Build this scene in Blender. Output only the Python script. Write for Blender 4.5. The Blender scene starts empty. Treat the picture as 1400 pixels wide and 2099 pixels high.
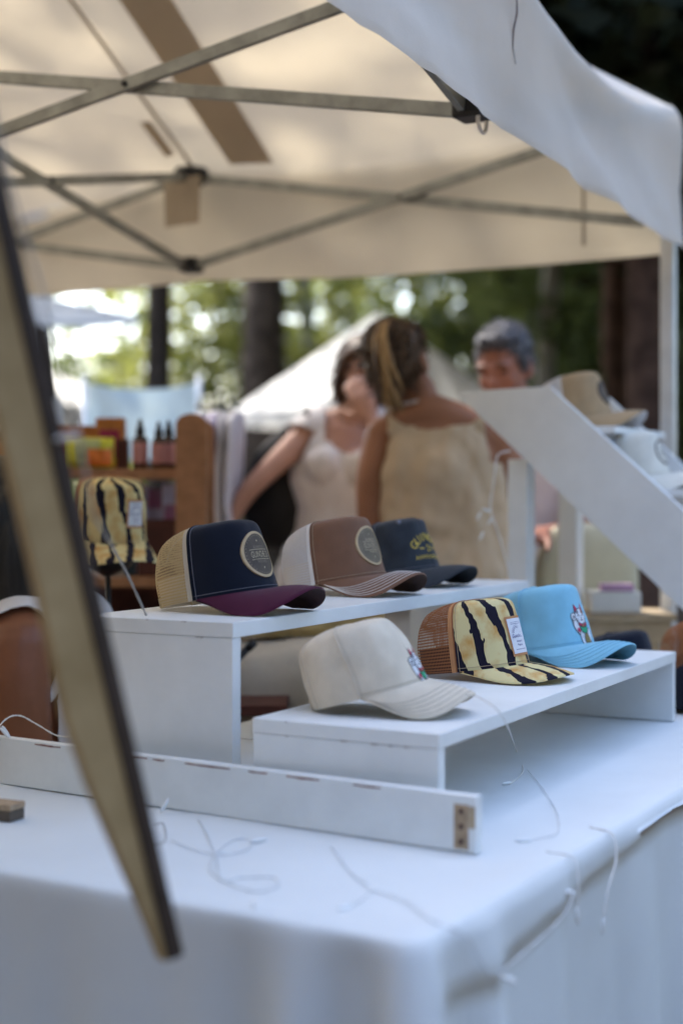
import bpy, bmesh, math, random
import numpy as np
from mathutils import Vector, Matrix, noise
from mathutils.bvhtree import BVHTree

random.seed(7)
rng = np.random.default_rng(7)
R = math.radians
SC = bpy.context.scene
COL = SC.collection

# ------------------------------------------------------------------ camera
CZ = 1.17                 # eye height
FPX = 2915.0              # focal length in photo pixels
cam = bpy.data.cameras.new('camera')
cam_o = bpy.data.objects.new('camera', cam); COL.objects.link(cam_o)
cam_o.location = (0, 0, CZ)
cam_o.rotation_euler = (R(90), 0, 0)
cam.sensor_fit = 'VERTICAL'; cam.sensor_height = 36; cam.sensor_width = 24
cam.lens = 50
cam.shift_y = -0.014
cam.clip_start = 0.05; cam.clip_end = 600
cam.dof.use_dof = True
cam.dof.focus_distance = 2.22
cam.dof.aperture_fstop = 1.8
SC.camera = cam_o

# ------------------------------------------------------------------ sky, sun, exposure
SUN_EL = R(54)
SUN_H = Vector((-0.6, 0.8, 0))          # towards the sun, on the ground
w = bpy.data.worlds.new('World'); SC.world = w; w.use_nodes = True
wn = w.node_tree.nodes; wl = w.node_tree.links
sky = wn.new('ShaderNodeTexSky'); sky.sky_type = 'NISHITA'; sky.sun_disc = False
sky.sun_elevation = SUN_EL; sky.sun_rotation = math.atan2(SUN_H.x, SUN_H.y)
sky.air_density = 1.0; sky.dust_density = 3.0; sky.ozone_density = 0.75
bg = wn['Background']; bg.inputs['Strength'].default_value = 0.15
wl.new(sky.outputs['Color'], bg.inputs['Color'])
sun = bpy.data.lights.new('sun', 'SUN'); sun.energy = 2.3; sun.angle = R(1.0)
sun.color = (1.0, 0.94, 0.84)
sun_o = bpy.data.objects.new('sun', sun); COL.objects.link(sun_o)
sd = Vector((-SUN_H.x * math.cos(SUN_EL), -SUN_H.y * math.cos(SUN_EL), -math.sin(SUN_EL)))
sun_o.rotation_euler = sd.to_track_quat('-Z', 'Y').to_euler()
sun_o.location = (-6, 9, 14)
SC.view_settings.view_transform = 'Standard'
SC.view_settings.look = 'None'
SC.view_settings.gamma = 1.0
SC.view_settings.use_curve_mapping = False
SC.view_settings.exposure = 2.58
SC.render.engine = 'CYCLES'
SC.cycles.max_bounces = 8
SC.cycles.transparent_max_bounces = 12

# ------------------------------------------------------------------ helpers
def P(px, py, d):
    return Vector(((px - 700) / FPX * d, d, CZ - (py - 1020) / FPX * d))

TO = Vector((0.071, 1.3425, 0))
BV = Vector((0.5, 0.8660, 0)); AV = Vector((-0.8660, 0.5, 0))
TZ = 0.75
def T(u, v, z=0.0):
    p = TO + BV * u + AV * v
    return Vector((p.x, p.y, z))

def nodes_of(name):
    m = bpy.data.materials.new(name); m.use_nodes = True
    nt = m.node_tree; nt.nodes.clear()
    out = nt.nodes.new('ShaderNodeOutputMaterial')
    return m, nt, out

def ramp2(nt, fac, c0, c1, p0=0.35, p1=0.65):
    r = nt.nodes.new('ShaderNodeValToRGB')
    r.color_ramp.elements[0].position = p0; r.color_ramp.elements[0].color = (*c0, 1)
    r.color_ramp.elements[1].position = p1; r.color_ramp.elements[1].color = (*c1, 1)
    nt.links.new(fac, r.inputs['Fac'])
    return r

def tint(c, k): return tuple(min(1, x * k) for x in c)

def mat(name, col, rough=0.6, var=0.12, vscale=6.0, bump=0.0, bscale=300.0, spec=0.4,
        metal=0.0, col2=None, trans=0.0, tcol=None, weave=0.0, sheen=0.0):
    m, nt, out = nodes_of(name)
    N = nt.nodes; L = nt.links
    tc = N.new('ShaderNodeTexCoord')
    nz = N.new('ShaderNodeTexNoise'); nz.inputs['Scale'].default_value = vscale
    nz.inputs['Detail'].default_value = 5; nz.inputs['Roughness'].default_value = 0.6
    L.new(tc.outputs['Object'], nz.inputs['Vector'])
    rp = ramp2(nt, nz.outputs['Fac'], tint(col, 1 - var), col2 if col2 else tint(col, 1 + var))
    bs = N.new('ShaderNodeBsdfPrincipled')
    L.new(rp.outputs['Color'], bs.inputs['Base Color'])
    bs.inputs['Roughness'].default_value = rough
    bs.inputs['Metallic'].default_value = metal
    bs.inputs['Specular IOR Level'].default_value = spec
    if sheen: bs.inputs['Sheen Weight'].default_value = sheen
    if bump:
        bz = N.new('ShaderNodeTexNoise'); bz.inputs['Scale'].default_value = bscale
        bz.inputs['Detail'].default_value = 3
        L.new(tc.outputs['Object'], bz.inputs['Vector'])
        bp = N.new('ShaderNodeBump'); bp.inputs['Strength'].default_value = bump
        bp.inputs['Distance'].default_value = 0.002
        L.new(bz.outputs['Fac'], bp.inputs['Height']); L.new(bp.outputs['Normal'], bs.inputs['Normal'])
    last = bs.outputs['BSDF']
    if trans:
        tr = N.new('ShaderNodeBsdfTranslucent')
        tr.inputs['Color'].default_value = (*(tcol or col), 1)
        mx = N.new('ShaderNodeMixShader'); mx.inputs['Fac'].default_value = trans
        L.new(last, mx.inputs[1]); L.new(tr.outputs['BSDF'], mx.inputs[2]); last = mx.outputs['Shader']
    L.new(last, out.inputs['Surface'])
    return m

def mesh_obj(name, verts, faces, mats=None, parent=None, smooth=False, uvs=None, fmat=None):
    me = bpy.data.meshes.new(name)
    me.from_pydata([tuple(v) for v in verts], [], faces)
    if mats is not None:
        for mm in (mats if isinstance(mats, (list, tuple)) else [mats]): me.materials.append(mm)
    if fmat is not None:
        me.polygons.foreach_set('material_index', fmat)
    if smooth:
        me.polygons.foreach_set('use_smooth', [True] * len(me.polygons))
    if uvs is not None:
        ul = me.uv_layers.new(name='UVMap')
        li = np.empty(len(me.loops), dtype=np.int32); me.loops.foreach_get('vertex_index', li)
        ul.data.foreach_set('uv', np.asarray(uvs, dtype=np.float32)[li].ravel())
    me.update()
    o = bpy.data.objects.new(name, me); COL.objects.link(o)
    if parent is not None: o.parent = parent
    return o

def link_mesh(name, me, parent=None):
    o = bpy.data.objects.new(name, me); COL.objects.link(o)
    if parent is not None: o.parent = parent
    return o

def tag(o, label, cat, group=None):
    o['label'] = label; o['category'] = cat
    if group: o['group'] = group
    return o

def thing(name, label, cat, loc=(0, 0, 0), rz=0.0, group=None):
    o = bpy.data.objects.new(name, None); COL.objects.link(o)
    o.empty_display_size = 0.05
    o.location = loc; o.rotation_euler = (0, 0, rz)
    return tag(o, label, cat, group)

def struct(o): o['kind'] = 'structure'; return o
def stuff(o): o['kind'] = 'stuff'; return o

def box(name, size, M, mats, parent=None, bevel=0.002, seg=2):
    """M: 4x4 matrix or centre vector; box centred there"""
    bm = bmesh.new()
    bmesh.ops.create_cube(bm, size=1.0)
    bmesh.ops.scale(bm, vec=size, verts=bm.verts)
    if bevel:
        bmesh.ops.bevel(bm, geom=list(bm.edges), offset=bevel, segments=seg, affect='EDGES', profile=0.5)
    if not isinstance(M, Matrix): M = Matrix.Translation(M)
    bmesh.ops.transform(bm, matrix=M, verts=bm.verts)
    me = bpy.data.meshes.new(name); bm.to_mesh(me); bm.free()
    for mm in (mats if isinstance(mats, (list, tuple)) else [mats]): me.materials.append(mm)
    return link_mesh(name, me, parent)

def frame_mat(o, x, y, z):
    M = Matrix(((x.x, y.x, z.x, o.x), (x.y, y.y, z.y, o.y), (x.z, y.z, z.z, o.z), (0, 0, 0, 1)))
    return M

def bar_matrix(a, b, ref=Vector((0, 0, 1))):
    d = (b - a); L = d.length; d.normalize()
    s = d.cross(ref); s.normalize(); t = s.cross(d)
    return frame_mat((a + b) / 2, d, s, t), L

def bar(name, a, b, wdt, hgt, m, parent=None, bevel=0.0015, ref=Vector((0, 0, 1))):
    M, L = bar_matrix(Vector(a), Vector(b), ref)
    return box(name, (L, wdt, hgt), M, m, parent, bevel)

def tube_geo(pts, rad, seg=6, closed_ends=True):
    pts = [Vector(p) for p in pts]; n = len(pts)
    rads = rad if isinstance(rad, (list, tuple)) else [rad] * n
    vs = []; fs = []
    prev = None
    for i, p in enumerate(pts):
        t = (pts[min(i + 1, n - 1)] - pts[max(i - 1, 0)])
        if t.length < 1e-9: t = Vector((0, 0, 1))
        t.normalize()
        if prev is None:
            e = Vector((0, 0, 1)) if abs(t.z) < 0.9 else Vector((1, 0, 0))
        else: e = prev
        e1 = e - t * e.dot(t); e1.normalize(); e2 = t.cross(e1); prev = e1
        for k in range(seg):
            a = 2 * math.pi * k / seg
            vs.append(p + (e1 * math.cos(a) + e2 * math.sin(a)) * rads[i])
    for i in range(n - 1):
        for k in range(seg):
            k2 = (k + 1) % seg
            fs.append((i * seg + k, i * seg + k2, (i + 1) * seg + k2, (i + 1) * seg + k))
    if closed_ends:
        fs.append(tuple(range(seg - 1, -1, -1)))
        fs.append(tuple((n - 1) * seg + k for k in range(seg)))
    return vs, fs

def tube(name, pts, rad, m, parent=None, seg=6):
    v, f = tube_geo(pts, rad, seg)
    return mesh_obj(name, v, f, m, parent, smooth=True)

def join_geo(parts):
    V = []; F = []
    for v, f in parts:
        o = len(V); V += list(v); F += [tuple(i + o for i in q) for q in f]
    return V, F

def catmull(pts, n):
    pts = [Vector(p) for p in pts]
    out = []
    ext = [pts[0] * 2 - pts[1]] + pts + [pts[-1] * 2 - pts[-2]]
    for i in range(1, len(ext) - 2):
        for k in range(n):
            t = k / n
            a, b, c, d = ext[i - 1], ext[i], ext[i + 1], ext[i + 2]
            out.append(0.5 * ((2 * b) + (c - a) * t + (2 * a - 5 * b + 4 * c - d) * t * t + (3 * b - a - 3 * c + d) * t ** 3))
    out.append(pts[-1])
    return out

def lathe(name, prof, m, parent=None, seg=20, loc=(0, 0, 0), smooth=True):
    vs = []; fs = []
    for r, z in prof:
        for k in range(seg):
            a = 2 * math.pi * k / seg
            vs.append((loc[0] + r * math.cos(a), loc[1] + r * math.sin(a), loc[2] + z))
    n = len(prof)
    for i in range(n - 1):
        for k in range(seg):
            k2 = (k + 1) % seg
            fs.append((i * seg + k, i * seg + k2, (i + 1) * seg + k2, (i + 1) * seg + k))
    fs.append(tuple(range(seg - 1, -1, -1))); fs.append(tuple((n - 1) * seg + k for k in range(seg)))
    o = mesh_obj(name, vs, fs, m, parent, smooth=smooth)
    return o

def extrude_poly(name, poly, O, X, Y, N, thick, m, parent=None, bevel=0.0015):
    """polygon (x,y) in the frame O,X,Y, extruded along N by thick"""
    bm = bmesh.new()
    vs = [bm.verts.new(O + X * p[0] + Y * p[1]) for p in poly]
    f = bm.faces.new(vs)
    r = bmesh.ops.extrude_face_region(bm, geom=[f])
    nv = [g for g in r['geom'] if isinstance(g, bmesh.types.BMVert)]
    bmesh.ops.translate(bm, vec=N * thick, verts=nv)
    bmesh.ops.recalc_face_normals(bm, faces=bm.faces)
    if bevel: bmesh.ops.bevel(bm, geom=list(bm.edges), offset=bevel, segments=2, affect='EDGES', profile=0.5)
    me = bpy.data.meshes.new(name); bm.to_mesh(me); bm.free()
    for mm in (m if isinstance(m, (list, tuple)) else [m]): me.materials.append(mm)
    return link_mesh(name, me, parent)

def fbm(x, y, z=0.0, o=3):
    s = 0; a = 1
    for _ in range(o):
        s += a * noise.noise((x, y, z)); x *= 2.03; y *= 2.03; z *= 2.03; a *= 0.5
    return s

# ------------------------------------------------------------------ materials
M = {}
M['ground'] = mat('ground', (0.075, 0.058, 0.042), 0.95, 0.35, 0.8, 0.6, 14, 0.1)
M['white_paint'] = mat('white_paint', (0.79, 0.80, 0.785), 0.45, 0.06, 5, 0.25, 45, 0.4)
M['white_board'] = mat('white_board', (0.79, 0.80, 0.785), 0.5, 0.04, 14, 0.2, 60, 0.35)
M['chip'] = mat('chip', (0.28, 0.14, 0.12), 0.8, 0.2, 40)
M['scuff'] = mat('scuff', (0.42, 0.38, 0.36), 0.8, 0.2, 40)
M['raw_wood'] = mat('raw_wood', (0.42, 0.30, 0.19), 0.75, 0.2, 60, 0.2, 200)
M['screw'] = mat('screw', (0.12, 0.07, 0.06), 0.5, 0.1, 20, metal=0.6)
M['cloth'] = mat('table_cloth', (0.765, 0.795, 0.80), 0.85, 0.035, 4, 0.12, 900, 0.15, trans=0.12, tcol=(0.80, 0.81, 0.80))
M['canvas'] = mat('tent_canvas', (0.70, 0.66, 0.60), 0.8, 0.06, 2.5, 0.25, 260, 0.2, trans=0.27, tcol=(0.76, 0.65, 0.47))
M['canvas2'] = mat('tent_canvas_double', (0.46, 0.40, 0.32), 0.85, 0.08, 3, 0.2, 260, 0.2, trans=0.25, tcol=(0.40, 0.31, 0.21))
M['steel'] = mat('tent_steel', (0.30, 0.31, 0.29), 0.42, 0.2, 18, 0.1, 80, 0.5, metal=0.55)
M['pole'] = mat('tent_pole', (0.62, 0.64, 0.66), 0.38, 0.1, 10, 0.05, 80, 0.5, metal=0.5)
M['black_plastic'] = mat('black_plastic', (0.018, 0.018, 0.02), 0.45, 0.2, 30)
M['dark_seam'] = mat('dark_seam', (0.16, 0.12, 0.11), 0.8, 0.2, 30)
M['white_tent'] = mat('white_tent', (0.80, 0.81, 0.82), 0.8, 0.04, 1.0, trans=0.3, tcol=(0.8, 0.8, 0.78))
M['sign_wood'] = mat('sign_wood', (0.36, 0.25, 0.115), 0.6, 0.10, 18, 0.15, 60, 0.3, col2=(0.42, 0.30, 0.15))
M['sign_dark'] = mat('sign_dark', (0.040, 0.026, 0.020), 0.55, 0.25, 25)
M['wire_clear'] = mat('wire_clear', (0.68, 0.70, 0.72), 0.35, 0.1, 40, spec=0.5)
M['wire_white'] = mat('wire_white', (0.78, 0.76, 0.72), 0.4, 0.05, 40, spec=0.5)
M['wire_dark'] = mat('wire_dark', (0.16, 0.16, 0.15), 0.5, 0.1, 40)
M['wire_grey'] = mat('wire_grey', (0.30, 0.29, 0.27), 0.5, 0.1, 40)
M['bulb'] = mat('bulb_clear', (0.85, 0.86, 0.85), 0.15, 0.05, 40, spec=0.6)
M['dark_wood'] = mat('dark_wood', (0.10, 0.075, 0.055), 0.6, 0.25, 40, 0.15, 90)
M['rack_wood'] = mat('rack_wood', (0.36, 0.175, 0.085), 0.55, 0.18, 22, 0.1, 70, col2=(0.42, 0.21, 0.11))
M['rack_dark'] = mat('rack_dark', (0.085, 0.028, 0.022), 0.7, 0.25, 12)
M['pale_wood'] = mat('pale_wood', (0.48, 0.37, 0.24), 0.6, 0.15, 25, 0.1, 60)
def hairmat(name, c0, c1, sc=(90, 90, 9)):
    m, nt, out = nodes_of(name); N = nt.nodes; L = nt.links
    tc = N.new('ShaderNodeTexCoord'); mp = N.new('ShaderNodeMapping'); mp.inputs['Scale'].default_value = sc
    nz = N.new('ShaderNodeTexNoise'); nz.inputs['Scale'].default_value = 1.0; nz.inputs['Detail'].default_value = 4
    L.new(tc.outputs['Object'], mp.inputs['Vector']); L.new(mp.outputs[0], nz.inputs['Vector'])
    rp = ramp2(nt, nz.outputs['Fac'], c0, c1, 0.38, 0.66)
    bs = N.new('ShaderNodeBsdfPrincipled'); bs.inputs['Roughness'].default_value = 0.5
    bp = N.new('ShaderNodeBump'); bp.inputs['Strength'].default_value = 0.7; bp.inputs['Distance'].default_value = 0.004
    L.new(nz.outputs['Fac'], bp.inputs['Height']); L.new(bp.outputs[0], bs.inputs['Normal'])
    L.new(rp.outputs[0], bs.inputs['Base Color']); L.new(bs.outputs[0], out.inputs['Surface'])
    return m
# cap fabrics
def fabric(name, col, var=0.06, rough=0.85): return mat(name, col, rough, var, 25, 0.35, 1400, 0.15, sheen=0.15)
M['navy'] = fabric('cap_navy', (0.005, 0.008, 0.019))
M['maroon'] = fabric('cap_maroon', (0.075, 0.010, 0.034))
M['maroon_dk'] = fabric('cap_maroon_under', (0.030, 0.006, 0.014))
M['brown'] = fabric('cap_brown', (0.215, 0.110, 0.068))
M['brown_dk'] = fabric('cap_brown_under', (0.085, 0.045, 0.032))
M['charcoal'] = fabric('cap_charcoal', (0.034, 0.040, 0.050), 0.18)
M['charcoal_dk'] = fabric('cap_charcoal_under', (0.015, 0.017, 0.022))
M['cream'] = fabric('cap_cream', (0.72, 0.63, 0.50))
M['blue'] = fabric('cap_blue', (0.24, 0.54, 0.70))
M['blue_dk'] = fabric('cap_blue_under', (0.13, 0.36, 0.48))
M['tan'] = fabric('cap_tan', (0.46, 0.32, 0.18))
M['offwhite'] = fabric('cap_offwhite', (0.74, 0.71, 0.62))
M['white_f'] = fabric('cap_white', (0.78, 0.77, 0.78))
M['thread_w'] = mat('thread_white', (0.80, 0.76, 0.72), 0.7, 0.05, 50)
M['thread_t'] = mat('thread_tan', (0.48, 0.36, 0.24), 0.7, 0.05, 50)
M['thread_n'] = mat('thread_grey', (0.20, 0.20, 0.24), 0.7, 0.05, 50)
M['thread_c'] = mat('thread_cream', (0.52, 0.46, 0.37), 0.7, 0.05, 50)
M['thread_b'] = mat('thread_blue', (0.20, 0.47, 0.62), 0.7, 0.05, 50)
M['yellow_t'] = mat('thread_yellow', (0.78, 0.55, 0.085), 0.65, 0.12, 200, 0.4, 900)
M['leather'] = mat('patch_leather', (0.085, 0.060, 0.042), 0.6, 0.18, 60, 0.3, 500)
M['leather_rim'] = mat('patch_rim', (0.52, 0.38, 0.22), 0.6, 0.10, 60, 0.2, 500)
M['leather_ink'] = mat('patch_ink', (0.50, 0.40, 0.26), 0.6, 0.10, 60)
M['leather_ink2'] = mat('patch_ink_faint', (0.26, 0.20, 0.15), 0.6, 0.10, 60)
M['leather_b'] = mat('patch_leather_olive', (0.17, 0.13, 0.085), 0.6, 0.18, 60, 0.3, 500)
M['label_w'] = mat('label_white', (0.74, 0.75, 0.80), 0.7, 0.03, 40)
M['label_ink'] = mat('label_ink', (0.03, 0.04, 0.22), 0.7, 0.05, 40)
M['label_rim'] = mat('label_rim', (0.52, 0.24, 0.10), 0.7, 0.08, 40)
M['e_white'] = mat('embroidery_white', (0.74, 0.76, 0.80), 0.7, 0.08, 300, 0.4, 900)
M['e_black'] = mat('embroidery_black', (0.012, 0.014, 0.03), 0.7, 0.1, 300)
M['e_red'] = mat('embroidery_red', (0.55, 0.03, 0.09), 0.7, 0.1, 300, 0.4, 900)
M['e_green'] = mat('embroidery_green', (0.02, 0.34, 0.17), 0.7, 0.1, 300, 0.4, 900)
M['e_gold'] = mat('embroidery_gold', (0.30, 0.21, 0.06), 0.6, 0.15, 300, 0.4, 900)
M['e_brown'] = mat('embroidery_brown', (0.28, 0.12, 0.06), 0.7, 0.1, 300)

def mesh_fabric(name, col, pitch=0.0032, open_=0.52):
    """knitted open mesh: round holes in the cloth, in metres of the panel's own surface"""
    m, nt, out = nodes_of(name); N = nt.nodes; L = nt.links
    uv = N.new('ShaderNodeUVMap'); sp = N.new('ShaderNodeSeparateXYZ'); L.new(uv.outputs['UV'], sp.inputs[0])
    def mth(op, a, b=None):
        n = N.new('ShaderNodeMath'); n.operation = op
        for i, x in enumerate([a, b]):
            if x is None: continue
            if isinstance(x, (int, float)): n.inputs[i].default_value = x
            else: L.new(x, n.inputs[i])
        return n.outputs[0]
    k = 2 * math.pi / pitch
    a = mth('SINE', mth('MULTIPLY', sp.outputs['X'], k))
    b = mth('SINE', mth('MULTIPLY', sp.outputs['Y'], k * 0.8))
    hole = mth('GREATER_THAN', mth('MULTIPLY', mth('ADD', mth('ADD', a, b), 2.0), 0.25), open_)
    bs = N.new('ShaderNodeBsdfPrincipled'); bs.inputs['Base Color'].default_value = (*col, 1)
    bs.inputs['Roughness'].default_value = 0.75; bs.inputs['Specular IOR Level'].default_value = 0.2
    tr = N.new('ShaderNodeBsdfTransparent'); mx = N.new('ShaderNodeMixShader')
    tl = N.new('ShaderNodeBsdfTranslucent'); tl.inputs['Color'].default_value = (*col, 1)
    m2 = N.new('ShaderNodeMixShader'); m2.inputs['Fac'].default_value = 0.3
    L.new(bs.outputs[0], m2.inputs[1]); L.new(tl.outputs[0], m2.inputs[2])
    L.new(hole, mx.inputs['Fac']); L.new(m2.outputs[0], mx.inputs[1]); L.new(tr.outputs[0], mx.inputs[2])
    L.new(mx.outputs[0], out.inputs['Surface'])
    return m
M['mesh_tan'] = mesh_fabric('mesh_tan', (0.62, 0.48, 0.27), open_=0.63)
M['mesh_white'] = mesh_fabric('mesh_white', (0.80, 0.80, 0.84), open_=0.63)
M['mesh_rust'] = mesh_fabric('mesh_rust', (0.42, 0.17, 0.075), 0.0036, open_=0.58)
M['mesh_blue'] = mesh_fabric('mesh_pale_blue', (0.55, 0.66, 0.78), open_=0.63)

def tiger_mat():
    m, nt, out = nodes_of('tiger_print'); N = nt.nodes; L = nt.links
    uv = N.new('ShaderNodeUVMap')
    mp = N.new('ShaderNodeMapping'); mp.inputs['Rotation'].default_value = (0, 0, R(-30)); mp.inputs['Scale'].default_value = (1, 0.5, 1)
    L.new(uv.outputs['UV'], mp.inputs['Vector'])
    wv = N.new('ShaderNodeTexWave'); wv.wave_type = 'BANDS'; wv.bands_direction = 'X'
    wv.inputs['Scale'].default_value = 8.0; wv.inputs['Distortion'].default_value = 2.6
    wv.inputs['Detail'].default_value = 2.5; wv.inputs['Detail Scale'].default_value = 5.0; wv.inputs['Detail Roughness'].default_value = 0.6
    L.new(mp.outputs[0], wv.inputs['Vector'])
    nz = N.new('ShaderNodeTexNoise'); nz.inputs['Scale'].default_value = 26; nz.inputs['Detail'].default_value = 4
    L.new(uv.outputs['UV'], nz.inputs['Vector'])
    base = ramp2(nt, nz.outputs['Fac'], (0.60, 0.33, 0.10), (0.72, 0.61, 0.31), 0.34, 0.54)
    n2 = N.new('ShaderNodeTexNoise'); n2.inputs['Scale'].default_value = 17; n2.inputs['Detail'].default_value = 1.5
    L.new(mp.outputs[0], n2.inputs['Vector'])
    ma = N.new('ShaderNodeMath'); ma.operation = 'MULTIPLY_ADD'; ma.inputs[1].default_value = 0.62; L.new(n2.outputs['Fac'], ma.inputs[0]); L.new(wv.outputs['Fac'], ma.inputs[2])
    st = ramp2(nt, ma.outputs[0], (0, 0, 0), (1, 1, 1), 0.995, 1.03)
    st.color_ramp.elements[0].position = 0.0; st.color_ramp.elements[1].position = 0.02
    sb = N.new('ShaderNodeMath'); sb.operation = 'SUBTRACT'; sb.inputs[1].default_value = 1.06; L.new(ma.outputs[0], sb.inputs[0]); L.new(sb.outputs[0], st.inputs['Fac'])
    mx = N.new('ShaderNodeMix'); mx.data_type = 'RGBA'
    L.new(st.outputs['Color'], mx.inputs['Factor']); L.new(base.outputs['Color'], mx.inputs[6])
    mx.inputs[7].default_value = (0.012, 0.010, 0.022, 1)
    bs = N.new('ShaderNodeBsdfPrincipled'); bs.inputs['Roughness'].default_value = 0.8
    bs.inputs['Specular IOR Level'].default_value = 0.2
    L.new(mx.outputs[2], bs.inputs['Base Color']); L.new(bs.outputs[0], out.inputs['Surface'])
    return m
M['tiger'] = tiger_mat()

def leaf_mat(name, c0, c1, t0, trans=0.45):
    m, nt, out = nodes_of(name); N = nt.nodes; L = nt.links
    g = N.new('ShaderNodeNewGeometry')
    rp = ramp2(nt, g.outputs['Random Per Island'], c0, c1, 0.1, 0.95)
    bs = N.new('ShaderNodeBsdfPrincipled'); bs.inputs['Roughness'].default_value = 0.55
    bs.inputs['Specular IOR Level'].default_value = 0.25
    L.new(rp.outputs['Color'], bs.inputs['Base Color'])
    tl = N.new('ShaderNodeBsdfTranslucent'); tl.inputs['Color'].default_value = (*t0, 1)
    mx = N.new('ShaderNodeMixShader'); mx.inputs['Fac'].default_value = trans
    L.new(bs.outputs[0], mx.inputs[1]); L.new(tl.outputs[0], mx.inputs[2]); L.new(mx.outputs[0], out.inputs['Surface'])
    return m
M['leaf_dark'] = leaf_mat('leaf_dark', (0.013, 0.019, 0.009), (0.030, 0.034, 0.014), (0.022, 0.03, 0.006), 0.2)
M['leaf_mid'] = leaf_mat('leaf_mid', (0.040, 0.065, 0.028), (0.095, 0.12, 0.045), (0.16, 0.20, 0.06), 0.45)
M['leaf_bright'] = leaf_mat('leaf_bright', (0.07, 0.10, 0.03), (0.17, 0.18, 0.06), (0.34, 0.36, 0.09), 0.5)
M['bark'] = mat('bark', (0.075, 0.060, 0.050), 0.95, 0.4, 7, 0.9, 18, 0.1)
M['bark_red'] = mat('bark_red', (0.085, 0.050, 0.036), 0.95, 0.4, 7, 0.9, 18, 0.1)
M['bark_pale'] = mat('bark_pale', (0.33, 0.31, 0.26), 0.9, 0.3, 7, 0.5, 18, 0.1)

# ------------------------------------------------------------------ ground
def build_ground():
    n = 60; S = 160.0
    vs = []; fs = []
    for j in range(n + 1):
        for i in range(n + 1):
            x = (i / n - 0.5); y = (j / n - 0.5)
            x = math.copysign(abs(x * 2) ** 2, x) * S; y = math.copysign(abs(y * 2) ** 2, y) * S
            r = math.hypot(x, y)
            vs.append((x, y + 6, fbm(x * 0.2, y * 0.2) * 0.02 * min(1, max(0, r - 7) * 0.3) - 0.0))
    for j in range(n):
        for i in range(n):
            a = j * (n + 1) + i
            fs.append((a, a + 1, a + n + 2, a + n + 1))
    struct(mesh_obj('ground', vs, fs, M['ground'], smooth=True))
build_ground()

# ------------------------------------------------------------------ display table under its cloth
TL, TW = 2.35, 0.88
def build_table():
    t = thing('display_table', 'long trestle table hidden under the white cloth, carrying the caps', 'table', T(0, 0, 0), R(60))
    # local frame of the empty: x along the long side (u), y along the depth (v)
    box('tabletop', (TL - 0.02, TW - 0.02, 0.03), Vector((TL / 2, TW / 2, TZ - 0.025)), M['pale_wood'], t)
    for u in (0.08, TL - 0.08):
        for v in (0.08, TW - 0.08):
            box('leg', (0.04, 0.04, TZ - 0.045), Vector((u, v, (TZ - 0.045) / 2)), M['steel'], t)
build_table()

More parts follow.
